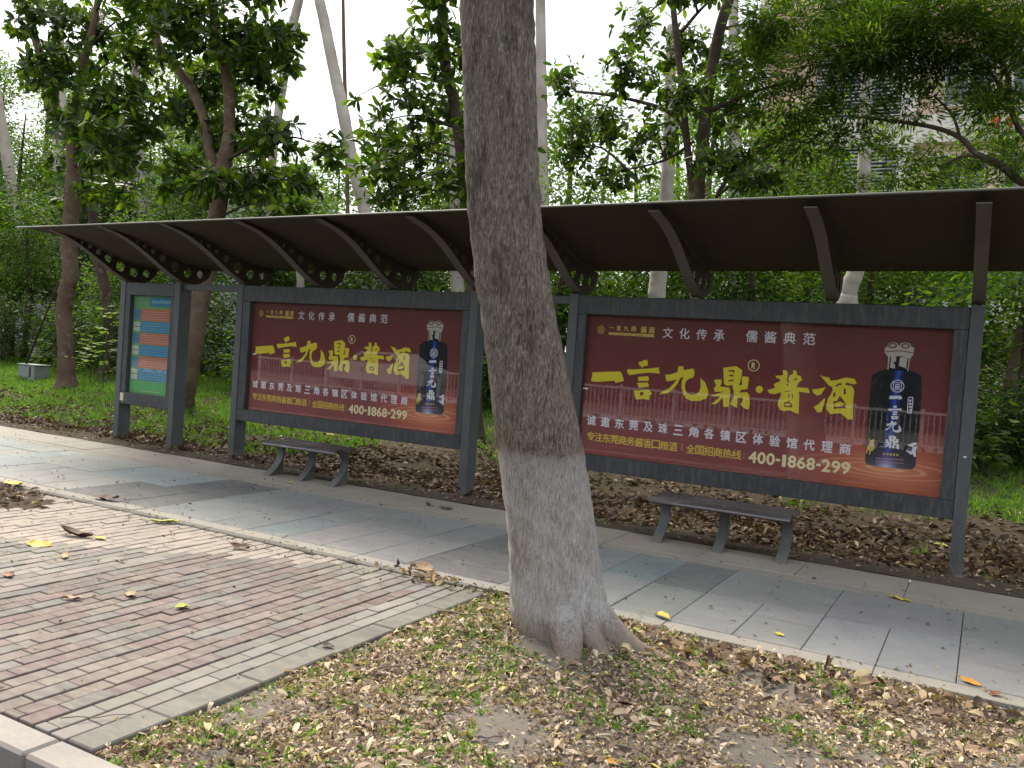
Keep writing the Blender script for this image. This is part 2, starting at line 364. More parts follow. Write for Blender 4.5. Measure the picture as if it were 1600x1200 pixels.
m_slab = stone('slab_stone', (.8,.8,.8), (1.15,1.15,1.15), (.33,.295,.25), .32, .62, True, bands=[(0.0, .6), (.19, .6), (.27, .08), (.64, .05), (.74, .55), (1.0, .85)], stain=.5)
m_brick = stone('paver_clay', (.85,.85,.85), (1.15,1.15,1.15), (.29,.26,.22), .6, .85, True, stain=.75)
m_edge = stone('concrete_edging', (.13,.12,.105), (.22,.205,.18), (.29,.265,.22), .5, stain=.95)
m_kerb = stone('granite_kerb', (.24,.215,.195), (.38,.35,.325), (.36,.32,.28), .4, stain=.8)
m_joint = stone('joint_sand', (.035,.03,.025), (.08,.066,.052), (.11,.09,.07), .4, .95)
m_asph = stone('asphalt', (.04,.04,.042), (.09,.09,.09), (.13,.12,.11), .3, .9)
def soil(name, a, b, c):
    m = mat(name, rough=.95, spec=.1); g = NG(m); co = g.world()
    n = g.noise(co, 3, 8, .7); n2 = g.noise(co, 40, 6, .75); k = g.mix(n2, a, b); k = g.mix(g.ramp(n, [(.45, 0.0), (.65, .8)]), k, c); g.col(k); g.bump(n2, .7, .02); return m
m_soil = soil('bed_soil', (.13,.115,.10), (.24,.21,.18), (.17,.15,.125))
m_ground = soil('wood_floor_soil', (.035,.026,.018), (.11,.085,.06), (.075,.062,.04))
m_dirt = soil('path_edge_dirt', (.045,.034,.026), (.15,.12,.092), (.10,.082,.062))

# ------------------------------------------------------------------ ground and pavement
def grid(name, xs, ys, f, mt, kind='structure', sm=True):
    V = [(x, y, f(x, y)) for y in ys for x in xs]; nx = len(xs)
    F = [(j*nx+i, j*nx+i+1, (j+1)*nx+i+1, (j+1)*nx+i) for j in range(len(ys)-1) for i in range(nx-1)]
    return tag(M(name, V, F, mt, None, sm), kind=kind)
def hn(x, y, s=1.0):
    return (math.sin(x*7.3*s+y*3.1*s)+math.sin(x*3.9*s-y*8.7*s+1.3)+math.sin(x*13.1*s+y*11.7*s+.5)*.6)/2.6
xs = list(np.arange(-20, 18.01, .25)); ys = [-.47] + list(np.arange(-.25, 8, .25)) + list(np.arange(8, 24, 1.0))
grid('ground', [-160, -60, -30] + xs + [30, 60, 160], ys + [40, 80, 200], lambda x, y: gz(x, y) + (.006*hn(x, y) if y > -.3 else 0), m_ground)
grid('dirt_verge', list(np.arange(-9, 15, .15)), list(np.arange(-.46, 1.0, .09)), lambda x, y: gz(x, y) + .006 + .008*hn(x*1.3, y*1.3) - (.028 if y > .78 + .1*math.sin(x*2) else 0), m_dirt)
tag(box('pavement_base', (-60, -6.10, -.25), (60, -.47, -.032), m_joint), kind='structure')
# stone slab footpath ------------------------------------------------
path = empty('footpath', (4, -1.8, 0)); tag(path, kind='structure')
slab_cache = {}
def unit_block(name, w_, l_, h, mt, bev=.004):
    key = (name, round(w_, 3), round(l_, 3))
    if key not in slab_cache:
        o = MB().box((-w_/2, -l_/2, -h), (w_/2, l_/2, 0), bev); me = bpy.data.meshes.new(name); me.from_pydata(o.v, [], o.f); me.update(); me.materials.append(mt); slab_cache[key] = me
    return slab_cache[key]
def piece(name, mesh, parent, x, y, z, col, tilt=.0025, rz=0):
    o = bpy.data.objects.new(name, mesh); COL.objects.link(o); o.parent = parent
    p = parent.location
    o.location = (x-p[0], y-p[1], z-p[2]); o.rotation_euler = (random.gauss(0, tilt), random.gauss(0, tilt), rz + random.gauss(0, .002)); o.color = (*col, 1)
    return o
def jit(c, a=.06): k = 1+random.gauss(0, a); return tuple(max(.01, x*k*(1+random.gauss(0, .02))) for x in c)
BUFF = (.31,.28,.235); GREY = (.20,.21,.21); BLUE = (.18,.215,.23); DARK = (.11,.112,.116)
rows = [(-1.075, -.47, 'far'), (-1.245, -1.085, 'band'), (-2.11, -1.255, 'mid'), (-2.975, -2.12, 'near'), (-3.13, -2.985, 'edge')]
pitch = .399
for (y0, y1, kindr) in rows:
    k = -46
    while True:
        x0 = 8.912 + (k)*pitch; k += 1
        if x0 < -9.0: continue
        if x0 > 13.2: break
        wmul = 1
        if kindr == 'far' : wmul = 2
        if kindr in('band', 'edge'): wmul = 3
        if kindr in ('mid', 'near') and random.random() < .22: wmul = 2
        k += wmul-1; x1 = x0 + pitch*wmul; cx = (x0+x1)/2
        if kindr == 'far': c = BUFF
        elif kindr == 'band': c = (.26,.24,.205)
        elif kindr == 'edge': c = (.33,.31,.27)
        else:
            c = GREY if random.random() < .6 else BLUE
            if x0 < 3.4: c = tuple(a*1.12+b for a, b in zip(c, (.05,.045,.03)))  # far-left slabs paler and warmer, brighter light put into their colour
            if 3.55 < cx < 4.35 or 7.3 < cx < 7.95: c = DARK
            if random.random() < .06: c = tuple(a*.75 for a in c)
            if kindr == 'near' and cx > 9.4: c = (.225,.235,.235)
        ys_ = [(y0, y1)]
        if kindr in ('mid', 'near') and random.random() < .38:
            ym = (y0+y1)/2 + random.choice((0, 0, .1)); ys_ = [(y0, ym-.005), (ym+.005, y1)]
        for (a, b) in ys_:
            gap = .0045 if kindr != 'band' else .003
            me = unit_block('slab', x1-x0-gap, b-a, .05, m_slab)
            piece('paving_slab', me, path, cx, (a+b)/2, random.gauss(0, .0012), jit(c), .0018)
lipb = MB()
for i in range(30):
    x0 = -6 + i*.5
    if x0 > 7.95: break
    lipb.box((x0, -3.215+random.gauss(0, .004), -.05), (x0+.492, -3.14, .006+random.gauss(0, .002)), .006)
tag(lipb.build('edging_strip', m_edge), kind='structure')
# brick pavers -------------------------------------------------------
brk = empty('brick_paving', (5, -4.6, 0)); tag(brk, kind='structure')
cand = []
nrow = 0
x = 8.00 - .05
while x > -4:
    off = (0 if nrow % 2 else .1) + random.gauss(0, .012)
    y = -3.235 - off
    if off > .05: cand.append((x, -3.23-off/2+.002, off-.008))
    while y - .2 > -6.09:
        cand.append((x, y-.1, .1975)); y -= .2
    if y > -6.07: cand.append((x, (y-6.095)/2, y+6.095-.008))
    x -= .1005; nrow += 1
def pxof(p):
    d = np.array(p)-CAM; z = d@FW
    return 800+FPX*(d@RT)/z, 600-FPX*(d@UP)/z, z
vis = []; rest = MB()
for c in cand:
    u, v, z = pxof((c[0], c[1], 0))
    if -60 < u < 1600 and 600 < v < 1260 and z > 0: vis.append((z, c))
vis = [q_ for q_ in vis if math.hypot((q_[1][0]-3.05)/.95, (q_[1][1]+3.68)/.42) > 1]
vis.sort(); near = vis[:300]; far = [c for _, c in vis[300:]]
def brickcol(x, y):
    t = .5+.5*math.sin(x*3.0+.6); r = random.random()
    red = (.205,.155,.145); tan = (.26,.235,.205); gry = (.205,.188,.176); pink = (.235,.192,.175)
    if 6.1 < x < 7.78 and y < -3.6: c = tuple(.86*q_ for q_ in (red if r < .6 else (pink if r < .78 else gry)))
    elif 7.75 <= x: c = (.235,.222,.20)
    else: c = tan if r < .5 else (pink if r < .75 else gry)
    return jit(c, .07)
for _, (x, y, l) in near:
    if l < .03: continue
    piece('brick', unit_block('brick', .088, l, .05, m_brick, .003), brk, x, y, random.gauss(0, .0022), brickcol(x, y), .006)
for (x, y, l) in far:
    if l < .03: continue
    h = random.gauss(0, .002); rest.box((x-.044, y-l/2, -.045), (x+.044, y+l/2, h), .004)
fo = rest.build('brick', m_brick, None); fo.parent = brk; fo.location = (-5, 4.6, 0); tag(fo, kind='stuff'); fo.color = (.39,.33,.28, 1)
# edging between bricks and bed, kerb, road --------------------------
eb = empty('bed_edging', (8.08, -4.6, 0)); tag(eb, kind='structure')
y = -3.24
while y > -6.08:
    l = min(.5, y+6.095); piece('edging_stone', unit_block('edging_stone', .15, l-.008, .07, m_edge, .006), eb, 8.085, y-l/2, .004+random.gauss(0, .002), (1,1,1)); y -= l
kb = empty('kerb', (6, -6.2, 0)); tag(kb, kind='structure')
x = 12.0
while x > -8:
    piece('kerb_stone', unit_block('kerb_stone', .992, .15, .25, m_kerb, .012), kb, x-.5, -6.18, .006+random.gauss(0, .0015), (1,1,1), .001); x -= 1.0
grid('road', [-120, -30, -10, 0, 10, 20, 40, 120], [-17.0, -12, -9, -6.27], lambda x, y: -.14, m_asph)
grid('far_pavement', [-120, 120], [-60, -17.0], lambda x, y: -.02, m_edge)
# the tree bed in the foreground -------------------------------------
TBX, TBY = 8.98, -3.80
def bedz(x, y):
    e = min(smooth(8.16, 8.5, x), smooth(-3.13, -3.45, y) if False else (1-smooth(-3.45, -3.12, y)), smooth(-6.1, -5.8, y))
    d = math.hypot(x-TBX, y-TBY)
    return -.02 + e*.035 + .011*hn(x*1.2, y*1.2)*e + .005*hn(x*5, y*5) + .11*math.exp(-(d/.42)**2)
grid('soil_bed', list(np.arange(8.165, 14, .05)), list(np.arange(-6.1, -3.12, .05)), bedz, m_soil)
def patch(x, y):
    r = math.hypot((x-3.05)/1.1, (y+3.68)/.52)
    return -.022 + .055*max(0, 1.1-r) + .004*hn(x*4, y*4)
grid('soil_patch', list(np.arange(1.9, 4.2, .05)), list(np.arange(-4.22, -3.2, .05)), patch, m_dirt)

# ------------------------------------------------------------------ shelter
SH = empty('display_shelter', (5.4, .1, 0))
tag(SH, 'long dark metal shelter with curved canopy framing two maroon posters and a notice', 'shelter')
def sh(o): o.parent = SH; o.location = Vector(o.location) - SH.location if o.location.length > 0 else -SH.location.copy(); return o
PX = [.0, 1.125, 2.306, 5.869, 7.075, 10.763]
for x in PX:
    o = box('post', (x, 0, -.05), (x+.102, .20, 2.262), m_post, bev=.004); sh(o)
    fp = box('base_plate', (x-.025, -.03, -.02), (x+.127, .24, .006), m_post); fp.parent = o
for a, b in ((1, 2), (3, 4)):
    sh(box('crossbeam', (PX[a]+.104, .05, 2.16), (PX[b]-.002, .15, 2.24), m_post, bev=.004))
# roof sheet
LIPZ = lambda x: .0135*(x-5.2)+.008
prof_top = [(-1.36,2.852),(-1.30,2.862),(-1.07,2.843),(-.78,2.797),(-.56,2.742),(-.43,2.702),(-.27,2.655),(-.07,2.603),(.16,2.562),(.40,2.543),(.60,2.540)]
def dens(p, n=4):
    out = []
    for i in range(len(p)-1):
        p0 = p[max(i-1,0)]; p1 = p[i]; p2 = p[i+1]; p3 = p[min(i+2, len(p)-1)]
        for k in range(n):
            t = k/n
            out.append(tuple(.5*((2*p1[j])+(-p0[j]+p2[j])*t+(2*p0[j]-5*p1[j]+4*p2[j]-p3[j])*t*t+(-p0[j]+3*p1[j]-3*p2[j]+p3[j])*t**3) for j in range(len(p1))))
    out.append(p[-1]); return out
pt = dens(prof_top, 3)
xsr = [-.02] + [.5*k for k in range(1, 27)]
def sheet(xs, off, f=None):
    return [(x if i > 0 else x - .34*max(0, 1-(yy+1.36)/.75)**1.0*0 - (.32*max(0, (-.62-yy)/.74)), yy, zz+off+LIPZ(x)) for i, x in enumerate(xs) for (yy, zz) in pt]
V = sheet(xsr, 0) + sheet(xsr, .012); n = len(pt); m_ = len(xsr)
F = []
for i in range(m_-1):
    for j in range(n-1):
        a = i*n+j; F.append((a, a+1, a+n+1, a+n)); b = a+n*m_; F.append((b, b+n, b+n+1, b+1))
for i in range(m_-1):
    a = i*n; b = a+n*m_; F.append((a, a+n, b+n, b)); a += n-1; b += n-1; F.append((a, b, b+n, a+n))
for j in range(n-1):
    a = j; b = a+n*m_; F.append((a, b, b+1, a+1))
roof = sh(M('roof', V, F, m_roof, None, True))
lipm = MB().tube([(-.33, -1.362, 2.857+LIPZ(-.33)), (13, -1.362, 2.857+LIPZ(13))], .009, 6).build('lip_trim', m_roof_edge); lipm.parent = roof
lm2 = MB().tube([(-.02, .603, 2.546+LIPZ(0)), (13, .603, 2.546+LIPZ(13))], .012, 6).build('rear_trim', m_roof); lm2.parent = roof
# ribs
low = [(-1.30,2.845),(-1.20,2.825),(-1.066,2.80),(-.94,2.768),(-.70,2.672),(-.40,2.505),(-.19,2.385),(.0,2.300),(.09,2.264)]
lowd = dens(low, 3)
back = dens([(.09,2.264),(.17,2.256),(.26,2.262),(.36,2.284),(.45,2.33),(.52,2.39),(.555,2.46),(.563,2.534)], 2)
topc = [(a, b-.002) for a, b in pt if -1.28 < a < .56][::-1]
HOL = [(-.782,2.748,.013),(-.677,2.716,.020),(-.56,2.676,.028),(-.428,2.625,.037),(-.27,2.556,.052),(-.07,2.468,.068),(.15,2.412,.066),(.365,2.418,.055)]
outer = lowd + back[1:] + topc
holes = [[(cx+r*math.cos(t*math.pi/9), cz+r*math.sin(t*math.pi/9)) for t in range(18)] for cx, cz, r in HOL]
wv, wf_ = plate([[outer]+holes], lambda u, v, d: (d-.008, u, v), .016)
wme = bpy.data.meshes.new('rib'); wme.from_pydata(wv, [], wf_); wme.update(); wme.materials.append(m_rib)
fv, ff = [], []
fl = lowd
for i, (a, b) in enumerate(fl):
    j0 = fl[max(i-1,0)]; j1 = fl[min(i+1, len(fl)-1)]; tx, tz = j1[0]-j0[0], j1[1]-j0[1]; L = math.hypot(tx, tz); nx_, nz_ = tz/L, -tx/L
    hw = .050
    for s_ in (-hw, hw):
        fv.append((s_, a+nx_*0-0, b+nz_*0)); fv.append((s_, a+nx_*.010, b+nz_*.010))
for i in range(len(fl)-1):
    a = i*4; b = a+4
    ff += [(a, a+2, b+2, b), (a+1, b+1, b+3, a+3), (a, b, b+1, a+1), (a+2, a+3, b+3, b+2)]
ff += [(0,1,3,2), ((len(fl)-1)*4, (len(fl)-1)*4+2, (len(fl)-1)*4+3, (len(fl)-1)*4+1)]
fme = bpy.data.meshes.new('flange'); fme.from_pydata(fv, [], ff); fme.update(); fme.materials.append(m_flange)
RIBX = [.051, 1.176, 2.357, 3.60, 4.76, 5.92, 7.126, 8.40, 9.65, 10.814, 12.05]
for x in RIBX:
    r = bpy.data.objects.new('rib', wme); COL.objects.link(r); r.parent = SH; r.location = Vector((x, 0, LIPZ(x)*.25)) - SH.location
    f_ = bpy.data.objects.new('flange', fme); COL.objects.link(f_); f_.parent = r
sh(box('post', (12.0, 0, -.05), (12.102, .20, 2.262), m_post, bev=.004))

# framed panels ------------------------------------------------------
def panel(name, X0, X1, z0, z1, sx0, sx1, sz0, sz1, label=None):
    fr = MB(); e = .003
    p = empty(name, (0, 0, 0)); p.parent = SH; p.location = Vector(((X0+X1)/2, .08, (z0+z1)/2)) - SH.location
    inv = -Vector(((X0+X1)/2, .08, (z0+z1)/2))
    def add(o): o.parent = p; o.location = Vector(o.location)+inv; return o
    add(box('frame_rail', (X0, .006, sz1), (X1, .15, z1), m_frame, bev=.005))
    add(box('frame_rail', (X0, .006, z0), (X1, .15, sz0), m_frame, bev=.005))
    add(box('frame_stile', (X0, .0085, sz0+.001), (sx0, .148, sz1-.001), m_frame, bev=.004))
    add(box('frame_stile', (sx1, .0085, sz0+.001), (X1, .148, sz1-.001), m_frame, bev=.004))
    add(box('backing_board', (sx0+.001, .075, sz0+.001), (sx1-.001, .13, sz1-.001), m_frame))
    if label: p['label'] = label
    return add
A2 = (7.275, 10.652, .620, 2.058); A1 = (2.540, 5.778, .643, 2.042)
add2 = panel('display_panel', 7.18, 10.760, .462, 2.245, *[A2[0], A2[1], A2[2], A2[3]], label='wide framed panel with maroon poster right of the big tree')
add1 = panel('display_panel', 2.411, 5.866, .492, 2.243, *[A1[0], A1[1], A1[2], A1[3]], label='wide framed panel with maroon poster left of the big tree')
A0 = (.206, 1.045, .677, 2.062)
add0 = panel('notice_panel', .104, 1.122, .510, 2.235, *A0)
PY = .075
def tofrac(px, py, s=1, ox=0, oy=0):
    p = on(1, PY-.003, ox+px/s, oy+py/s); return ((p[0]-A2[0])/(A2[1]-A2[0]), (p[2]-A2[2])/(A2[3]-A2[2]))
def stroke(polys, s, ox, oy): return [[[tofrac(x, y, s, ox, oy) for x, y in lp] for lp in poly] for poly in polys]
Z1 = (6.667, 910, 550); Z2 = (7.273, 1130, 550)
def circ(cx, cy, r, n=20, ry=None): return [(cx+r*math.cos(2*math.pi*i/n), cy+(ry or r)*math.sin(2*math.pi*i/n)) for i in range(n)]
YI = stroke([[[(100,212),(250,206),(395,202),(415,235),(432,300),(345,322),(335,298),(150,312),(95,305),(90,285),(105,245)]]], *Z1)
YAN = stroke([[[(588,105),(625,95),(640,85),(668,82),(680,98),(682,140),(640,150),(620,165),(605,145),(590,135)]],
 [[(465,190),(480,180),(530,182),(700,172),(800,160),(795,180),(808,225),(700,215),(600,224),(490,240),(465,210)]],
 [[(580,260),(680,252),(693,265),(690,300),(585,303)]], [[(568,322),(680,318),(693,345),(688,362),(590,372)]],
 [[(538,395),(560,402),(620,398),(690,392),(726,430),(700,460),(697,502),(640,488),(560,495),(540,440)], [(597,425),(620,412),(642,428),(625,455),(605,455)]]], *Z1)
JIU = stroke([[[(862,240),(930,230),(990,210),(1000,150),(1050,148),(1054,190),(1150,172),(1166,190),(1166,240),(1150,268),(1115,276),(1082,300),(1068,340),(1070,390),(1090,430),(1130,445),(1180,442),(1215,415),(1232,370),(1232,265),(1252,298),(1275,310),(1310,400),(1310,440),(1290,485),(1220,510),(1130,508),(1080,485),(1050,440),(1032,370),(1035,300),(1058,262),(1020,268),(985,340),(930,400),(880,432),(805,438),(835,412),(900,380),(955,325),(985,285),(900,305),(875,300)]]], *Z1)
DING = stroke([[[(1370,290),(1448,285),(1450,320),(1435,360),(1530,370),(1540,400),(1525,570),(1470,572),(1465,500),(1455,480),(1400,540),(1345,545),(1350,535),(1410,490),(1432,458),(1345,462),(1350,448),(1392,440),(1480,412),(1385,415),(1368,380),(1395,350)]]], *Z1) + \
 stroke([[[(0,178),(60,172),(150,160),(218,210),(205,290),(180,385),(215,370),(210,300),(225,275),(290,285),(292,310),(275,420),(200,430),(180,462),(270,455),(298,495),(298,620),(285,655),(240,640),(195,600),(225,540),(215,515),(165,520),(158,640),(80,592),(120,500),(120,440),(105,400),(112,372),(45,385),(10,365),(5,290)],
 [(58,206),(125,203),(130,240),(108,232),(100,222),(58,222)],[(68,262),(104,256),(120,268),(122,278),(68,276)],[(58,322),(118,312),(112,334),(56,334)]]], *Z2)
JIANG = stroke([[[(590,268),(640,268),(680,262),(678,205),(715,208),(733,230),(728,290),(722,330),(745,350),(752,345),(742,305),(755,265),(795,250),(795,205),(820,212),(835,222),(840,260),(880,275),(898,318),(860,345),(832,400),(900,405),(965,410),(985,465),(940,462),(860,450),(865,500),(862,560),(858,705),(800,685),(760,662),(690,670),(650,660),(620,610),(625,560),(655,500),(655,458),(580,480),(525,470),(500,432),(590,410),(575,365),(650,330),(640,305),(605,295)],
 [(718,352),(735,358),(742,372),(726,390)],[(800,318),(835,292),(840,308),(815,328)],[(690,572),(735,566),(740,545),(752,566),(788,600),(780,630),(688,622)],[(742,478),(756,478),(750,518),(738,516)],[(778,475),(792,480),(792,530),(782,528)],[(680,452),(730,440),(780,440),(730,452)]],
 [[(700,590),(745,582),(772,600),(740,613),(705,605)]]], *Z2)
JIU2 = stroke([[[(1098,262),(1140,280),(1205,290),(1215,325),(1290,320),(1390,290),(1495,305),(1518,362),(1480,368),(1400,345),(1385,375),(1460,385),(1478,410),(1490,450),(1478,540),(1472,765),(1420,768),(1385,735),(1330,695),(1210,705),(1170,640),(1185,540),(1245,440),(1240,395),(1205,385),(1150,320)],
 [(1270,385),(1312,355),(1345,352),(1345,382),(1320,372),(1290,398)],[(1370,410),(1392,415),(1395,480),(1370,485)],[(1250,470),(1275,450),(1275,500),(1248,520)],[(1252,560),(1295,555),(1325,495),(1378,560),(1392,590),(1392,640),(1325,640),(1258,650)]],
 [[(1258,585),(1330,562),(1385,590),(1330,615),(1275,622)]],[[(1010,425),(1070,420),(1165,400),(1140,440),(1110,485),(1065,495),(1025,465)]],[[(1025,625),(1075,600),(1150,525),(1158,540),(1120,680),(1070,688),(1045,650)]]], *Z2)
DOT = stroke([[circ(410, 425, 41)]], *Z2)
RING = stroke([[circ(347, 153, 67, 28), circ(347, 153, 59, 28)[::-1]]], *Z2)

font_cache = {}
def glyph(ch, bold=0.0):
    key = (ch, bold)
    if key not in font_cache:
        c = bpy.data.curves.new('glyph', 'FONT'); c.body = ch; c.size = 1; c.offset = bold; c.resolution_u = 3
        o = bpy.data.objects.new('glyph', c); COL.objects.link(o); bpy.context.view_layer.update()
        me = bpy.data.meshes.new_from_object(o.evaluated_get(bpy.context.evaluated_depsgraph_get())); vs_ = [tuple(v.co) for v in me.vertices]; fs = [tuple(p.vertices) for p in me.polygons]
        bpy.data.objects.remove(o); bpy.data.curves.remove(c); bpy.data.meshes.remove(me); font_cache[key] = (vs_, fs)
    return font_cache[key]
def text_mesh(chars, fn, bold=0.0):
    """chars = list of (ch, u_centre, v_centre, w, h) placed by their boxes"""
    V, F = [], []
    for ch, cu, cv, w_, h_ in chars:
        vs_, fs = glyph(ch, bold)
        if not vs_: continue
        x0 = min(v[0] for v in vs_); x1 = max(v[0] for v in vs_); y0 = min(v[1] for v in vs_); y1 = max(v[1] for v in vs_)
        n = len(V); sc_w = w_/max(x1-x0, 1e-6) if w_ else None
        sc_h = h_/max(y1-y0, 1e-6) if h_ else sc_w
        if sc_w is None: sc_w = sc_h
        for v in vs_: V.append(fn(cu+(v[0]-(x0+x1)/2)*sc_w, cv+(v[1]-(y0+y1)/2)*sc_h))
        F += [tuple(n+i for i in f) for f in fs]
    return V, F
def line_px(s, p0, p1, hpx, wpx=None):
    """evenly spaced full-width characters between two pixel centres on the right-hand panel"""
    u0, v0 = tofrac(*p0); u1, v1 = tofrac(*p1); n = len(s)
    a = tofrac(p0[0], p0[1]-hpx/2); b = tofrac(p0[0], p0[1]+hpx/2); h = abs(a[1]-b[1])
    asp = (A2[3]-A2[2])/(A2[1]-A2[0])
    return [(c, u0+(u1-u0)*i/(n-1), v0+(v1-v0)*i/(n-1), h*asp*.98, h*(.12 if c == '一' else 1)) for i, c in enumerate(s) if c != ' ']
L1 = line_px('文化传承', (1043.5,520), (1123.5,524), 16.5) + line_px('儒酱典范', (1174.5,525.5), (1264.5,529.5), 18)
L2 = line_px('诚邀东莞及珠三角各镇区体验馆代理商', (924,657), (1320.5,701.5), 14.5)
L3 = line_px('专注东莞商务酱香口粮酒', (923,681.5), (1051.5,698), 13.2)
L3b = line_px('全国招商热线', (1079,701.5), (1151,710.5), 14)
Llogo = line_px('一言九鼎', (955.5,512), (990,514), 8) + line_px('酱酒', (1006,515), (1018,516), 10)
def bottle_poly(pts): return [[tofrac(x, y, 5.22, 1330, 520) for x, y in pts]]
body = bottle_poly([(170,345),(215,318),(275,298),(470,300),(530,325),(572,352),(575,500),(560,700),(545,850),(525,1085),(505,1108),(490,1115),(300,1100),(150,1080),(120,1065),(113,1045),(120,900),(135,700),(150,520),(162,430)])
def poster_art(add, A):
    W, H = A[1]-A[0], A[3]-A[2]
    asp = ((A2[3]-A2[2])/(A2[1]-A2[0]))/(H/W)
    def fn(lv): return lambda u, v, d=0: (A[0]+u*W, PY-.002-lv*.0012-d, A[2]+v*H)
    pst = add(box('poster', (A[0]+.002, PY-.0015, A[2]+.002), (A[1]-.002, PY-.0001, A[3]-.002), m_poster))
    def pl(name, polys, mt, lv=1):
        V, F = plate(polys, fn(lv), .0006); return add(M(name, V, F, mt))
    def tx(name, chars, mt, bold=0.0, lv=1):
        for c_ in chars:
            V, F = [], []
            offs = [(0, 0)] if not bold else [(0, 0), (bold, 0), (-bold, 0), (0, bold), (0, -bold)]
            for k_, (ox, oy) in enumerate(offs):
                c2 = (c_[0], c_[1]+ox*c_[4]/((A2[1]-A2[0])/(A2[3]-A2[2])), c_[2]+oy*c_[4], c_[3], c_[4])
                v_, f_ = text_mesh([c2], lambda u, v, d=0: fn(lv)(u, v, .00015*k_)); n_ = len(V); V += v_; F += [tuple(n_+i for i in f) for f in f_]
            add(M(name, V, F, mt))
    for nm, ps in (('calligraphy_character', YI), ('calligraphy_character', YAN), ('calligraphy_character', JIU), ('calligraphy_character', DING), ('calligraphy_character', JIANG), ('calligraphy_character', JIU2), ('calligraphy_dot', DOT)):
        pl(nm, ps, m_yel)
    pl('registered_mark', RING, m_cream); u, v = tofrac(1130+345/7.273, 550+155/7.273); tx('registered_letter', [('R', u, v, .0098, .038)], m_cream, .02)
    tx('slogan_character', L1, m_wht, .012); tx('invitation_character', L2, m_wht, .028)
    u, v = tofrac(1065.5, 698.5)
    tx('product_character', L3 + L3b + [('|', u, v, .0012, .045), (':', *tofrac(1162.5, 712.5), .0022, .030)], m_yel2, .018)
    # phone number
    d0 = tofrac(1175, 714); d1 = tofrac(1322, 731.5); s = '400-1868-299'; wd = [1,1,1,.62,.72,1,1,1,.62,1,1,1]; tot = sum(wd); ch = []; cur = 0
    U0 = tofrac(1169, 714)[0]; U1 = tofrac(1329, 731)[0]
    for c, wdt in zip(s, wd):
        cu = U0 + (cur+wdt/2)/tot*(U1-U0); cur += wdt; t = (cu-U0)/(U1-U0); cv = d0[1]+(d1[1]-d0[1])*t
        ww = (U1-U0)/tot*wdt
        ch.append((c, cu, cv, ww*(.84 if c != '-' else .75) if c != '1' else ww*.46, .072 if c != '-' else .014))
    tx('phone_digit', ch, m_cream, .045)
    # logo
    c = tofrac(939, 515); r = .0118; k = W/H if False else (A2[1]-A2[0])/(A2[3]-A2[2])
    def el(R, n=26): return [(c[0]+R*math.cos(2*math.pi*i/n), c[1]+R*k*math.sin(2*math.pi*i/n)) for i in range(n)]
    def rc(a, b, cc, d): return [[(c[0]+a*r, c[1]+b*r*k), (c[0]+cc*r, c[1]+b*r*k), (c[0]+cc*r, c[1]+d*r*k), (c[0]+a*r, c[1]+d*r*k)]]
    emb = [[el(r), el(r*.86)[::-1]], rc(-.55,.38,.55,.5), rc(-.62,.12,.62,.22), rc(-.5,-.65,-.38,.1), rc(.38,-.65,.5,.1), rc(-.22,-.1,.22,-.02), rc(-.2,-.6,-.1,-.12), rc(.1,-.6,.2,-.12), rc(-.12,-.42,.12,-.34), rc(-.06,.5,.06,1.15), rc(-.38,-.72,.38,-.64)]
    pl('logo_emblem', emb, m_gold)
    tx('logo_character', Llogo, m_gold, .03)
    b0 = tofrac(951, 519); b1 = tofrac(1022, 522.5); b2 = tofrac(1022, 527); b3 = tofrac(951, 523)
    pl('logo_bar', [[[b0, b3, b2, b1]]], m_gold)
    marks = []
    for i in range(9):
        if i in (2, 5): continue
        t0 = .25+i*.06; xa = b0[0]+(b1[0]-b0[0])*t0; xb = xa+.0026; ya = (b0[1]+b3[1])/2-.004; marks.append([[(xa, ya-.002), (xb, ya-.002), (xb, ya+.006), (xa, ya+.006)]])
    for mk_ in marks: pl('bar_mark', [mk_], m_navy, 2)
    # bottle picture
    pl('bottle_picture', [body], m_bottle)
    q = lambda x, y: tofrac(x, y, 5.22, 1330, 520)
    pl('bottle_neck', [[[q(*p) for p in [(300,185),(305,300),(380,305),(462,312),(472,190)]]]], m_blk)
    pl('bottle_cap', [[[q(*p) for p in [(276,120),(272,160),(302,198),(296,300),(304,302),(316,195),(400,190),(470,208),(458,312),(466,314),(480,212),(508,176),(513,120),(488,112),(482,88),(440,78),(402,86),(390,112),(376,84),(338,76),(302,86),(294,116)]]]], m_sil, 2)
    pl('cap_ornament', [[[q(*p) for p in circ(338, 104, 38, 14, 24)], [q(*p) for p in circ(338, 104, 22, 14, 11)][::-1]], [[q(*p) for p in circ(443, 107, 38, 14, 24)], [q(*p) for p in circ(443, 107, 22, 14, 11)][::-1]],
        [[q(*p) for p in [(278,150),(400,142),(508,160),(505,168),(400,150),(280,158)]]]], m_capd, 3)
    pl('neck_window', [[[q(*p) for p in [(326,190),(368,195),(366,235),(340,240),(358,262),(356,292),(316,285),(322,240)]]], [[q(*p) for p in [(398,198),(460,205),(455,240),(448,302),(440,285),(388,270),(394,230)]]]], m_sil, 3)
    e = q(377, 435); er = .0163
    def el2(R): return [(e[0]+R*math.cos(2*math.pi*i/24), e[1]+R*k*math.sin(2*math.pi*i/24)) for i in range(24)]
    def rc2(a, b, cc, d): return [[(e[0]+a*er, e[1]+b*er*k), (e[0]+cc*er, e[1]+b*er*k), (e[0]+cc*er, e[1]+d*er*k), (e[0]+a*er, e[1]+d*er*k)]]
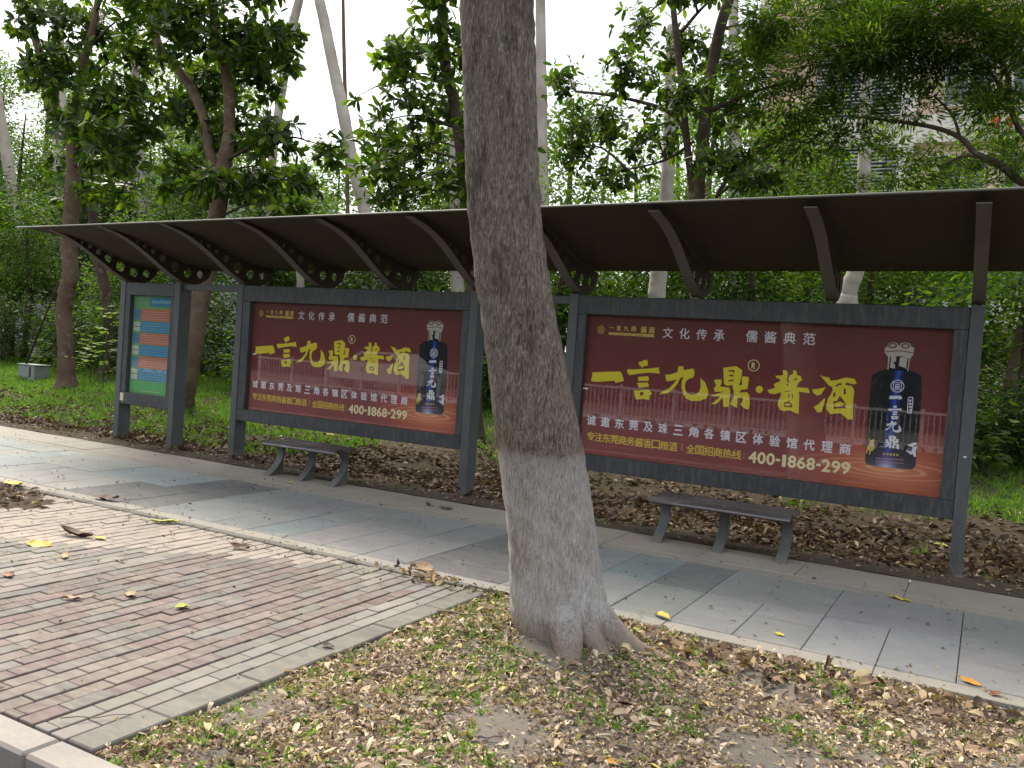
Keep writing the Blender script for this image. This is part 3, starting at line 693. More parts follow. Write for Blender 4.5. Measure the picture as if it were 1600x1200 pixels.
    pl('bottle_emblem', [[el2(er), el2(er*.88)[::-1]], rc2(-.62,.5,.62,.6), rc2(-.62,-.6,.62,-.5), rc2(-.62,-.5,-.52,.5), rc2(.52,-.5,.62,.5), rc2(-.3,.15,.3,.3), rc2(-.32,-.4,-.18,.1), rc2(.18,-.4,.32,.1), rc2(-.1,-.4,.1,.0)], m_wht, 2)
    def mini(ps, cx, cy, wpx, hpx):
        al = [p for poly in ps for lp in poly for p in lp]; x0 = min(p[0] for p in al); x1 = max(p[0] for p in al); y0 = min(p[1] for p in al); y1 = max(p[1] for p in al)
        a = q(cx-wpx/2, cy); b = q(cx+wpx/2, cy); t_ = q(cx, cy-hpx/2); b_ = q(cx, cy+hpx/2); W_ = abs(b[0]-a[0]); H_ = abs(t_[1]-b_[1]); cc = q(cx, cy)
        return [[[(cc[0]+(p[0]-(x0+x1)/2)/(x1-x0)*W_, cc[1]+(p[1]-(y0+y1)/2)/(y1-y0)*H_) for p in lp] for lp in poly] for poly in ps]
    for ps, cx, cy, wp, hp in ((YI, 363, 527, 108, 34), (YAN, 355, 650, 112, 115), (JIU, 343, 765, 138, 90), (DING, 333, 890, 122, 108)):
        pl('bottle_character', mini(ps, cx, cy, wp, hp), m_wht, 2)
    pill = [q(*p) for p in [(470,522),(500,522),(508,535),(496,650),(486,658),(462,656),(456,645),(462,535)]]; pin = [q(*p) for p in [(472,530),(498,530),(500,538),(490,644),(482,650),(466,648),(464,642),(468,538)]]
    pl('bottle_pill_label', [[pill, pin[::-1]]] + [[[q(474+i*0, 545+i*26), q(492, 545+i*26), q(490, 562+i*26), q(472, 562+i*26)]] for i in range(4)], m_wht, 2)
    goat = [(120,985),(128,930),(150,905),(146,870),(158,858),(152,880),(170,872),(185,866),(190,880),(182,900),(190,935),(205,938),(186,945),(175,965),(162,960),(152,995),(146,990),(150,960),(136,958),(126,985)]
    pl('bottle_goat_figure', [[[q(*p) for p in goat]]], m_gold, 2)
    crane = [(455,918),(500,898),(538,895),(530,915),(500,922),(520,930),(540,925),(525,960),(530,1010),(512,1012),(500,985),(488,995),(450,965),(444,958),(470,962),(490,968),(505,935),(480,925)]
    pl('bottle_crane_figure', [[[q(*p) for p in crane]]], m_wht, 2)
    pl('bottle_dot_row', [[[q(*p) for p in circ(268+i*27, 988+i*2, 10, 10)], [q(*p) for p in circ(268+i*27, 988+i*2, 4, 10)][::-1]] for i in range(5)], m_gold, 2)
    pl('bottle_small_print', [[[q(200+i*21, 1018+i*1.4), q(200+i*21+15, 1019+i*1.4), q(200+i*21+15, 1026+i*1.4), q(200+i*21, 1025+i*1.4)]] for i in range(11)] + [[[q(200+i*21, 1045+i*1.6), q(200+i*21+16, 1046+i*1.6), q(200+i*21+16, 1052+i*1.6), q(200+i*21, 1051+i*1.6)]] for i in range(11)], m_pinkp, 2)['kind'] = 'stuff'
    add(box('glass_pane', (A[0]+.003, PY-.022, A[2]+.003), (A[1]-.003, PY-.016, A[3]-.003), m_glass))
m_pinkp = flat('pink_small_print', (.5,.25,.32))
m_bottle = mat('bottle_print', rough=.5, spec=.2); g = NG(m_bottle); s_ = g.xyz(g.co('Generated'))
ax = g.math('ABSOLUTE', g.math('SUBTRACT', g.math('ADD', s_[0], g.math('MULTIPLY', s_[2], -.10)), .43))
blu = g.ramp(ax, [(0, (.03,.10,.42)), (.045, (.018,.04,.22)), (.11, (.012,.014,.026)), (.5, (.018,.018,.020))])
gl2 = g.ramp(s_[2], [(0, (.55,.60,.85)), (.10, (.20,.12,.3)), (.28, (0,0,0))])
mk = g.math('MULTIPLY', g.ramp(ax, [(0, 1.0), (.22, .15), (.5, .05)]), g.ramp(s_[2], [(0, 1.0), (.25, 0.0)]))
g.col(g.mix(mk, blu, gl2))
poster_art(add2, A2); poster_art(add1, A1)
# small plastic clips on the stiles and tags on posts
m_tag = flat('white_tag', (.7,.7,.68)); m_sticker = flat('cream_sticker', (.62,.6,.45))
add2(box('frame_clip', (7.282, .05, 1.285), (7.335, .072, 1.30), m_tag)); add1(box('frame_clip', (2.60, .05, 1.36), (2.65, .072, 1.375), m_tag))
st = add0(box('sticker', (.112, .0025, .555), (.185, .0055, .665), m_sticker)); st['label'] = 'cream sticker on lower left corner of frame'
sh(box('lock_tag', (10.80, -.004, .99), (10.825, -.0005, 1.005), m_tag)); 
# the notice poster
m_ng = flat('notice_green', (.16,.36,.17)); m_no = flat('notice_orange', (.58,.17,.09)); m_nb = flat('notice_blue', (.07,.25,.42)); m_nh = flat('notice_header_blue', (.06,.24,.40)); m_nw = flat('notice_cream', (.50,.56,.42)); m_nl = flat('notice_leaf_green', (.10,.42,.12)); m_nt = flat('notice_faint_text', (.25,.50,.55)); m_nr = flat('notice_rust', (.35,.14,.10))
a0 = A0; W0, H0 = a0[1]-a0[0], a0[3]-a0[2]
add0(box('poster', (a0[0]+.002, PY-.0015, a0[2]+.002), (a0[1]-.002, PY-.0001, a0[3]-.002), m_ng))
def nb(name, u0, u1, v0, v1, mt, lv=1): return add0(box(name, (a0[0]+u0*W0, PY-.002-.0012*lv, a0[2]+v0*H0), (a0[0]+u1*W0, PY-.0016-.0012*(lv-1), a0[2]+v1*H0), mt))
nb('header_band', .40, .97, .895, .985, m_nh)
for i in range(7): nb('header_mark', .47+i*.065, .515+i*.065, .925, .955, m_nt, 2)
bands = [(.745, .865, m_no), (.625, .74, m_nb), (.505, .62, m_no), (.385, .50, m_nb), (.262, .38, m_no), (.135, .257, m_nb)]
for i, (v0, v1, mt) in enumerate(bands):
    nb('notice_band', .20, .965, v0, v1, mt)
    nb('notice_tab', .03, .19, v0+.01, v1-.01, m_nb if i % 2 == 0 else m_nw)
    nb('notice_tab_line', .03, .19, (v0+v1)/2-.004, (v0+v1)/2+.004, m_nr, 2)
fp_ = MB()
for i, (v0, v1, mt) in enumerate(bands):
    for r_ in range(4):
        u = .24
        while u < .9:
            w_ = random.uniform(.012, .05); vv = v0+.018+r_*.024
            fp_.box((a0[0]+u*W0, PY-.0055, a0[2]+vv*H0), (a0[0]+(u+w_)*W0, PY-.0047, a0[2]+(vv+.007)*H0)); u += w_+random.uniform(.008, .03)
add0(fp_.build('fine_print', m_nt))['kind'] = 'stuff'
nb('notice_footer', .02, .98, .01, .128, m_nl)
for i in range(8): nb('footer_mark', .30+i*.06, .335+i*.06, .025, .035, m_nw, 2)
add0(box('glass_pane', (a0[0]+.003, PY-.022, a0[2]+.003), (a0[1]-.003, PY-.016, a0[3]-.003), m_glass))

# ------------------------------------------------------------------ benches
def bench(x0, x1, legs, yo, label):
    b = empty('bench', ((x0+x1)/2, yo-.22, 0)); tag(b, label, 'bench', 'metal benches in front of the posters')
    pr = dens([(-.415,.374),(-.408,.388),(-.37,.412),(-.33,.422),(-.28,.415),(-.23,.394),(-.18,.382),(-.13,.388),(-.08,.408),(-.03,.424)], 3)
    V, F = [], []; n = len(pr)
    for x in (x0, x1):
        for o in (0, -.014):
            V += [(x-b.location.x, yo+a-b.location.y, z+o) for a, z in pr]
    for j in range(n-1): F += [(j, 2*n+j, 2*n+j+1, j+1), (n+j, n+j+1, 3*n+j+1, 3*n+j), (j, j+1, n+j+1, n+j), (2*n+j, 3*n+j, 3*n+j+1, 2*n+j+1)]
    F += [(0, n, 3*n, 2*n), (n-1, 2*n+n-1, 4*n-1, 2*n-1)]
    s = M('seat', V, F, m_seat, b, True)
    try: s.data.shade_smooth()
    except Exception: pass
    fr = dens([(-.335,0),(-.26,.045),(-.17,.12),(-.115,.21),(-.12,.29),(-.18,.345),(-.25,.385)], 3)
    for x in legs:
        V, F = [], []
        for i, (a, z) in enumerate(fr):
            j0 = fr[max(i-1,0)]; j1 = fr[min(i+1, len(fr)-1)]; ty, tz = j1[0]-j0[0], j1[1]-j0[1]; L = math.hypot(ty, tz)
            for s_ in (-.045, .045):
                for d in (0, .010): V.append((x+s_-b.location.x, yo+a+d*tz/L-b.location.y, max(z-d*ty/L, -.01)))
        for i in range(len(fr)-1):
            q = i*4; r = q+4; F += [(q, q+2, r+2, r), (q+1, r+1, r+3, q+3), (q, r, r+1, q+1), (q+2, q+3, r+3, r+2)]
        l = M('leg', V, F, m_bench, b, False)
        outw = [(a+.008, z) for a, z in fr] + [(-.02,.39),(-.04,.30),(-.055,.20),(-.055,0)]
        V, F = plate([[outw]], lambda u, v, d: (x+d-.006-b.location.x, yo+u-b.location.y, v), .012)
        M('web', V, F, m_bench, l)
    return b
bench(8.375, 9.60, (8.44, 8.99, 9.53), -.40, 'wavy dark metal bench right of the big tree, beneath the right poster')
bench(3.735, 4.79, (3.74, 4.22, 4.70), -.43, 'wavy dark metal bench left of the big tree, beneath the left poster')

# ------------------------------------------------------------------ foreground tree
tree = empty('street_tree', (TBX, TBY, 0)); tag(tree, 'big leaning grey trunk with faded whitewash in the middle foreground, rooted in leaf litter', 'tree')
tr = [(9.00,-3.79,-.12,.40),(9.00,-3.79,-.02,.345),(8.983,-3.793,.066,.305),(8.947,-3.813,.188,.278),(8.915,-3.83,.365,.258),(8.893,-3.842,.541,.249),(8.863,-3.858,.717,.244),(8.807,-3.889,1.033,.240),(8.735,-3.929,1.416,.224),(8.68,-3.96,1.68,.211),(8.628,-3.987,1.935,.203),(8.567,-4.021,2.28,.198),(8.527,-4.043,2.625,.199),(8.478,-4.069,3.141,.200),(8.443,-4.089,3.483,.201),(8.40,-4.11,4.2,.19),(8.45,-4.1,5.2,.17)]
td = dens(tr, 7); sides = 72; V, F = [], []
def lob(th, z):
    fl = math.exp(-max(z, 0)/.11)
    r = 1 + .03*math.sin(3*th+z*1.2) + .018*math.sin(5*th-z*2) + .008*math.sin(9*th+z*5)
    for a, amp, wd in ((-.15, .55, .38), (-1.05, .38, .22), (-2.6, .10, .5), (.9, .4, .4), (2.2, .25, .45)):
        d = (th-a+math.pi) % (2*math.pi)-math.pi; r += fl*amp*math.exp(-(d/wd)**2)
    return r*(1-.13*fl)
for (x, y, z, r) in td:
    for k in range(sides):
        th = 2*math.pi*k/sides
        knot = .035*math.exp(-(((th-5.2+math.pi) % (2*math.pi)-math.pi)/.22)**2-((z-3.05)/.11)**2) + .02*math.exp(-(((th-4.9+math.pi) % (2*math.pi)-math.pi)/.15)**2-((z-1.1)/.05)**2)+.02*math.exp(-(((th-4.0+math.pi) % (2*math.pi)-math.pi)/.3)**2-((z-1.95)/.06)**2)
        rr = r*lob(th, z) + knot + .003*math.sin(th*17+z*30)+.003*math.sin(z*41+th*5)
        V.append((x+rr*math.cos(th)-TBX, y+rr*math.sin(th)-TBY, z))
for i in range(len(td)-1):
    for k in range(sides):
        a = i*sides+k; b = i*sides+(k+1) % sides; F.append((a, b, b+sides, a+sides))
F.append(tuple(range((len(td)-1)*sides, len(td)*sides)))
M('trunk', V, F, m_main, tree, True)
def root(pts, rad):
    q = dens([(p[0], p[1], p[2], r) for p, r in zip(pts, rad)], 4)
    MB().tube([(a-TBX, b-TBY, c) for a, b, c, _ in q], [d for *_, d in q], 10).build('root', m_main, tree, True)
root([(8.99,-3.88,.40),(9.05,-3.97,.24),(9.13,-4.07,.11),(9.19,-4.16,.035),(9.25,-4.30,-.04)], [.085,.10,.085,.06,.03])
root([(9.10,-3.80,.22),(9.26,-3.79,.09),(9.42,-3.76,.01),(9.62,-3.72,-.025),(9.85,-3.70,-.05),(10.05,-3.72,-.10)], [.12,.10,.075,.06,.05,.04])
root([(9.16,-3.93,.14),(9.30,-4.00,.03),(9.42,-4.10,-.03)], [.08,.055,.03])

# ------------------------------------------------------------------ litter
def rand_dirs(n, up=.25):
    a = rng.random(n)*2*np.pi; z = rng.normal(0, up, n); return np.stack([np.cos(a), np.sin(a), z], 1)
def norms(n, tilt=.5): return unit(np.stack([rng.normal(0, tilt, n), rng.normal(0, tilt, n), np.ones(n)], 1))
def scatter(name, n, fx, zf, Lr, mt, kind='broad', wr=(.3, .55), tint=None, tilt=.55, lift=.004, curl=.22, parent=None):
    P = fx(n); z = np.array([zf(a, b) for a, b in P]); n = len(P)
    P = np.column_stack([P, z + lift + rng.random(n)*.012]); L = rng.uniform(*Lr, n)
    return leafmesh(name, P, rand_dirs(n), norms(n, tilt), L, L*rng.uniform(*wr, n), mt, parent, kind, fold=rng.uniform(-.1, .5, n), curl=rng.normal(0, curl, n), tint=tint(n) if tint else None)
def bedpts(n):
    x = 8.17 + rng.random(n*2)**1.1*4.6; y = -6.08 + rng.random(n*2)*2.96
    th = np.hypot(x-9.0, y+3.8); pt_ = np.sin(x*5.1+y*2.3)+np.sin(x*2.9-y*6.7+1)+np.sin(x*9.1+y*8.3)*.7; keep = (th > .21) & (y < -3.14) & (rng.random(n*2) < 1/(1+np.exp(-(pt_+1.1)*2.2)))
    return np.column_stack([x, y])[keep][:n]
dens_f = lambda n: np.clip(rng.beta(1.7, 1.7, n), 0, 1)
tag(scatter('leaf_litter', 30000, bedpts, bedz, (.014, .036), m_dry, 'diamond', (.3, .7), dens_f, .9, .002), kind='stuff')
tag(scatter('curled_leaf_litter', 24000, bedpts, bedz, (.020, .042), m_dry, 'broad', (.22, .5), dens_f, .9, .004, .35), kind='stuff')
tag(scatter('leaf_litter', 3800, bedpts, bedz, (.035, .085), m_dry, 'broad', (.25, .5), dens_f, .6, .004), kind='stuff')
def edgepts(n):
    x = rng.uniform(9.2, 12.5, n); y = -3.30 - np.abs(rng.normal(0, .28, n)); return np.column_stack([x, y])
tag(scatter('brown_leaf_drift', 620, edgepts, bedz, (.05, .10), m_drift, 'broad', (.4, .6), lambda n: rng.random(n), .7, .012, .3), kind='stuff')
def verge(n):
    x = rng.uniform(-9, 14, n); y = -.12 + rng.gamma(1.8, .62, n); y = np.where(y > 3.6, rng.uniform(.2, 2.5, n), y); pt_ = np.sin(x*2.1+y*1.3)+np.sin(x*4.9-y*3.7+1)+np.sin(x*1.1+y*5.3)*.8; k_ = rng.random(n) < 1/(1+np.exp(-(pt_+1.1)*1.8)); return np.column_stack([x, y])[k_]
tag(scatter('dark_leaf_litter', 36000, verge, gz, (.05, .13), m_dry_dark, 'broad', (.35, .55), lambda n: rng.beta(1.8, 2.2, n), .6, .01), kind='stuff')
def verge2(n):
    x = rng.uniform(-9, 14, n); y = rng.uniform(-.42, .8, n); y = np.where(rng.random(n) < .5, y, np.abs(y)); return np.column_stack([x, y])
tag(scatter('verge_leaf_bits', 9000, verge2, gz, (.02, .07), m_dry, 'broad', (.3, .55), lambda n: rng.beta(1.6, 3, n), .5, .004), kind='stuff')
def pathbits(n):
    a = np.column_stack([rng.uniform(-3, 12, n), rng.uniform(-6.0, -.5, n)])
    k = n//3; a[:k, 1] = -3.2+rng.normal(0, .14, k)
    keep = ~((a[:, 0] > 8.1) & (a[:, 1] < -3.1)); return a[keep]
tag(scatter('scattered_leaf_bits', 2600, pathbits, lambda x, y: .002, (.010, .042), m_drift, 'broad', (.3, .6), lambda n: rng.beta(1.6, 1.6, n), .3, .001), kind='stuff')
tag(scatter('corner_leaf_pile', 60, lambda n: np.column_stack([rng.normal(7.75, .28, n), -3.22+rng.normal(0, .06, n)]), lambda x, y: .006, (.03, .10), m_drift, 'broad', (.35, .65), lambda n: rng.random(n), .6, .01, .3), kind='stuff')
tag(scatter('soil_patch_litter', 260, lambda n: np.column_stack([rng.normal(3.1, .38, n), rng.normal(-3.66, .18, n)]), patch, (.03, .12), m_dry_dark, 'broad', (.3, .6), lambda n: rng.beta(2, 1.6, n), .5, .015), kind='stuff')
# grass -------------------------------------------------------------
def tufts(name, centres, per, hgt, wid, mt, zf, spread=.03):
    C = np.repeat(np.asarray(centres), per, 0); n = len(C); C = C + rng.normal(0, spread, (n, 2))
    z = np.array([zf(a, b) for a, b in C]); D = unit(np.column_stack([rng.normal(0, .5, (n, 2)), np.ones(n)])); L = rng.uniform(hgt*.5, hgt, n)
    return tag(leafmesh(name, np.column_stack([C, z-.005]), D, np.column_stack([rng.normal(0, 1, (n, 2)), np.zeros(n)+.01]), L, wid, mt, None, 'blade', bend=rng.uniform(.1, .6, n)), kind='stuff')
bc = bedpts(2600); f_ = np.array([hn(a*.9, b*.9)+.45*hn(a*2.3+2, b*2.3) + (.35 if a < 9.6 else -.05) for a, b in bc]); bc = bc[f_ > .05][:1100]
tufts('bed_grass', bc, 10, .065, .0105, m_grass2, bedz, .018)
ec = np.column_stack([rng.uniform(8.17, 8.3, 60), rng.uniform(-6, -3.3, 60)]); tufts('edge_grass', ec, 12, .06, .006, m_grass2, bedz, .02)
gc = np.column_stack([rng.uniform(-14, 14.5, 9000), rng.uniform(.5, 9, 9000)])
gm = np.array([.6*hn(a*.35, b*.35) + .5*hn(a*1.3, b*1.3) + (.9*smooth(1.6, 3.0, b)) - (.75 if 2.9 < a < 8 and b < 4.5 else 0) + (.45 if a < 3 else 0) - (.5 if a > 8 and b < 3.0 else 0) for a, b in gc]); gc = gc[gm > .35]
tufts('lawn_grass', gc, 16, .20, .012, m_grass, gz, .09)
vc = np.column_stack([rng.uniform(-3, 12, 110), rng.uniform(-.35, .6, 110)]); tufts('verge_grass', vc, 14, .07, .006, m_grass, gz, .03)
# clover-like seedlings around the trunk
nc = 150; a_ = rng.normal(-1.9, .9, nc); r_ = .42+np.abs(rng.normal(0, .22, nc)); cx = TBX+r_*np.cos(a_); cy = TBY+r_*np.sin(a_)
C = np.repeat(np.column_stack([cx, cy, np.array([bedz(a, b) for a, b in zip(cx, cy)])+.012]), 4, 0)+rng.normal(0, .006, (nc*4, 3))
tag(leafmesh('seedling_leaves', C, rand_dirs(nc*4, .3), norms(nc*4, .3), .022, .018, m_leaf_light, None, 'broad', fold=.1), kind='stuff')

# individually placed fallen leaves ----------------------------------
def one_leaf(name, label, px, py, L, wfrac, col, rz, curl=.12, fold=.25, tilt=(.1, .1), zoff=.012, plane=None, cat='leaf', green=False):
    d = ray(px, py); t = 2.0; p = None
    while t < 40:
        p = CAM+d*t
        zz = bedz(p[0], p[1]) if (p[0] > 8.17 and p[1] < -3.13 and p[1] > -6.1) else gz(p[0], p[1]) if p[1] > -.4 else 0
        if p[2] < zz: break
        t += .01
    loc = (p[0], p[1], zz+zoff)
    T, F = TEMPL['broad']; nx, ny = 7, 5; V = []; FF = []
    for i in range(nx):
        t_ = i/(nx-1); wdt = L*wfrac*math.sin(math.pi*min(1, t_*.93+.05))**.8
        for j in range(ny):
            s = (j/(ny-1)-.5)
            V.append(((t_-.5)*L, s*wdt, curl*.6*L*(4*(t_-.5)**2) + abs(s)*2*fold*.7*wdt + .03*L*math.sin(t_*11+j*1.7+px) + .02*L*math.sin(t_*23+j*3+py)))
    zmin = min(v[2] for v in V); V = [(a, b, c-zmin) for a, b, c in V]
    for i in range(nx-1):
        for j in range(ny-1): a = i*ny+j; FF.append((a, a+ny, a+ny+1, a+1))
    m = leafcols[col]
    o = M(name, V, FF, m, None, True); o.location = (loc[0], loc[1], zz+.004); o.rotation_euler = (tilt[0], tilt[1], rz)
    tag(o, label, cat)
    V2 = MB().tube([(-.5*L, 0, V[2][2]), (-.62*L, .01*L, V[2][2]+.02*L), (-.78*L, .03*L, V[2][2]+.01)], [.0018, .0015, .001], 5); V2.build('stalk', m, o)
    return o
def lc(name, a, b, tr_=.2):
    m = mat(name, rough=.6, spec=.3); g = NG(m); n = g.noise(g.co('Object'), 30, 5, .7); g.col(g.mix(g.ramp(n, [(.35, 0.0), (.65, 1.0)]), a, b)); g.bump(n, .3, .004)
    return m
leafcols = {'yellow': lc('yellow_leaf', (.62,.50,.07), (.50,.36,.06)), 'lime': lc('lime_leaf', (.42,.48,.09), (.52,.52,.14)), 'tan': lc('tan_leaf', (.40,.28,.16), (.27,.17,.10)), 'brown': lc('brown_leaf', (.15,.08,.05), (.09,.05,.035)),
 'cream': lc('cream_leaf', (.62,.54,.34), (.52,.44,.26)), 'orange': lc('orange_leaf', (.58,.30,.05), (.48,.22,.04)), 'rust': lc('rust_leaf', (.30,.11,.06), (.2,.08,.05)), 'dark': lc('dark_leaf', (.05,.04,.03), (.08,.06,.04))}
LEAVES = [
 ('pale yellow leaf flat on the bricks at the left edge of the picture', 62, 853, .17, .42, 'yellow', .5, .06, .1),
 ('long curled dark brown leaf between two yellow leaves on the bricks', 118, 838, .27, .26, 'brown', .25, .22, .5),
 ('small pale yellow leaf at the right end of the long curled brown leaf', 157, 843, .10, .4, 'yellow', .1, .1, .2),
 ('small yellow leaf behind the long curled brown leaf', 122, 833, .08, .5, 'yellow', 2.2, .1, .2),
 ('lime green folded leaf standing up alone on the red bricks', 285, 953, .075, .75, 'lime', 1.3, .2, .45),
 ('tan curled leaf on the bricks, left of two lying side by side', 112, 937, .12, .36, 'tan', .5, .2, .35),
 ('tan flat leaf on the bricks, right of two lying side by side', 205, 933, .12, .36, 'tan', -.4, .12, .3),
 ('crumpled tan leaf on the pale bricks below the yellow and brown group', 102, 872, .12, .3, 'tan', -.6, .2, .3),
 ('rust coloured leaf on the bricks touching the left edge of the picture', 14, 901, .10, .4, 'rust', -.3, .1, .2),
 ('narrow brown leaf alone on the bricks right of the crumpled tan leaf', 190, 878, .10, .2, 'brown', .05, .05, .2),
 ('long pale yellow leaf alone in the middle of the right hand slabs', 1405, 937, .15, .28, 'yellow', -.35, .05, .2),
 ('golden brown leaf on the path edge near the right side of the picture', 1516, 1069, .105, .42, 'orange', -.3, .12, .2),
 ('long yellow leaf bent over the edge of the path right of the trunk', 1035, 966, .13, .34, 'yellow', -.55, -.15, .2),
 ('orange yellow ribbed leaf in the litter just right of the trunk', 1040, 992, .085, .55, 'orange', .0, .06, .15),
 ('small bright yellow leaf on the path edge between trunk and right side', 1218, 993, .065, .42, 'yellow', -.6, .08, .2),
 ('broad tan leaf lying against the right leg of the right bench', 1228, 873, .20, .36, 'tan', .15, .12, .2),
 ('large cream leaf in the litter left of the trunk', 630, 1008, .10, .75, 'cream', -.4, .12, .15),
 ('lemon green round leaf on the litter below the right poster frame', 1470, 853, .11, .6, 'lime', .1, .1, .2),
 ('yellow green leaf at the bottom edge left of the purple sticks', 742, 1168, .05, .5, 'lime', .5, .1, .2),
 ('orange brown leaf at the very bottom edge of the litter bed', 958, 1194, .055, .5, 'orange', .6, .1, .2),
 ('rust red leaf in the litter below the golden brown path leaf', 1555, 1087, .06, .6, 'rust', .8, .15, .3),
 ('small brown leaf alone on the slabs in front of the left poster post', 697, 796, .13, .34, 'brown', .2, .15, .3),
 ('black curled leaf on the slabs left of the small brown leaf', 669, 790, .10, .35, 'dark', -.7, .2, .4),
 ('orange yellow leaf on the litter behind the left bench', 519, 681, .20, .35, 'orange', .2, .1, .2),
 ('long yellow leaf lying on the soil patch at far left', 22, 759, .30, .3, 'yellow', -.1, .1, .2),
 ('long dark brown leaf on the edge of the path left of centre', 167, 782, .26, .3, 'brown', .2, .15, .3),
 ('yellow green leaf on the brick edge, left of the tan leaf pile', 258, 818, .20, .3, 'lime', .6, .1, .3),
 ('brown crumpled leaf on the brick edge halfway to the trunk', 375, 858, .14, .4, 'brown', .4, .25, .3),
 ('broad tan leaf in the leaf pile where the bricks meet the bed', 662, 890, .16, .5, 'tan', .1, .15, .3),
 ('upright light tan leaf in the pile beside the bed corner', 677, 902, .085, .7, 'tan', 1.4, .2, .3),
 ('dark leaf at the right end of the leaf pile by the bed corner', 705, 908, .09, .6, 'dark', -.3, .2, .3),
 ('yellow leaf under the left bench on the pale slabs', 452, 755, .09, .45, 'lime', .2, .05, .2),
 ('dark shrivelled leaf at the brick edge beside the bed grass', 512, 1012, .07, .45, 'dark', .1, .2, .4),
 ('yellow leaf in the litter among the dark leaves at the lower centre right', 1107, 1103, .055, .5, 'yellow', -.5, .1, .2),
 ('dark grey brown leaf in the litter at the lower right corner', 1525, 1180, .09, .75, 'tan', .3, .15, .2),
 ('deep brown leaf heap top leaf in the middle of the litter, right of trunk', 975, 1100, .09, .5, 'brown', -.2, .25, .3),
]
for (lab, px, py, L, wf2, col, rz, cu, fo_) in LEAVES: one_leaf('fallen_leaf', lab, px, py, L*1.08, wf2*1.2, col, rz, cu, fo_, tilt=(random.gauss(.12, .12), random.gauss(0, .1)))
def stick(label, p0, p1, r, col=m_twig, k=3):
    def gp(px, py):
        d = ray(px, py); t = 2
        while True:
            p = CAM+d*t; zz = bedz(p[0], p[1]) if (p[0] > 8.17 and -6.1 < p[1] < -3.13) else 0
            if p[2] < zz or t > 30: return Vector((p[0], p[1], zz+r+.012))
            t += .01
    a, b = gp(*p0), gp(*p1); c = (a+b)/2
    pts = [a+(b-a)*t+Vector((0, 0, .006*math.sin(t*9)))+Vector((.01*math.sin(t*7), .008*math.cos(t*5), 0))*(b-a).length*2 for t in (0, .25, .5, .75, 1)]
    o = MB().tube([p-c for p in pts], [r, r, r*.9, r*.8, r*.7], 7).build('fallen_stick', col, None, True); o.location = c; tag(o, label, 'stick'); return o
m_pstick = mat('purple_stick', (.20,.15,.16), .8, .2); m_gstick = mat('grey_stick', (.20,.165,.13), .9, .1)
stick('upper of two purple grey cut sticks at the bottom of the bed', (737,1160), (785,1158), .006, m_pstick)
stick('lower of two purple grey cut sticks at the bottom of the bed', (736,1168), (762,1166), .007, m_pstick)
stick('long thin grey stick in the litter left of the trunk', (682,960), (770,968), .006, m_gstick)
stick('grey stick in the bed left of the trunk below the cream leaf', (545,1053), (622,1047), .006, m_gstick)
stick('short curved olive stick beside the cream leaf', (612,1018), (620,1042), .008, m_gstick)
stick('hair thin twig lying on the bricks at lower left', (92,1129), (205,1122), .0025, m_gstick)
stick('pale brown stick in the litter at lower right of centre', (930,1158), (985,1178), .006, m_gstick)

# ------------------------------------------------------------------ trees behind
def limb(parent, pts, radii, mt, name='branch', sides=10, n=5):
    q = dens([(p[0], p[1], p[2], r) for p, r in zip(pts, radii)], n); o0 = parent.location
    q = [(a+random.gauss(0, d*.02), b+random.gauss(0, d*.02), c, d*(1+random.gauss(0, .012))) for a, b, c, d in q]
    return MB().tube([(a-o0[0], b-o0[1], c-o0[2]) for a, b, c, _ in q], [max(.003, d) for *_, d in q], sides).build(name, mt, parent, True)
def pxline(pts, Y, Y2=None):
    out = []
    for i, (px, py, wpx) in enumerate(pts):
        yy = Y if Y2 is None else Y+(Y2-Y)*i/(len(pts)-1)
        p = on(1, yy, px, py); z = (p-CAM)@FW; out.append((tuple(p), wpx*z/FPX/2))
    return [a for a, _ in out], [b for _, b in out]
def ell(px, py, Y, rx, ry, depth=None):
    c = on(1, Y, px, py); z = (c-CAM)@FW; return c, rx*z/FPX, ry*z/FPX, (depth or max(rx, ry)*.8*z/FPX)
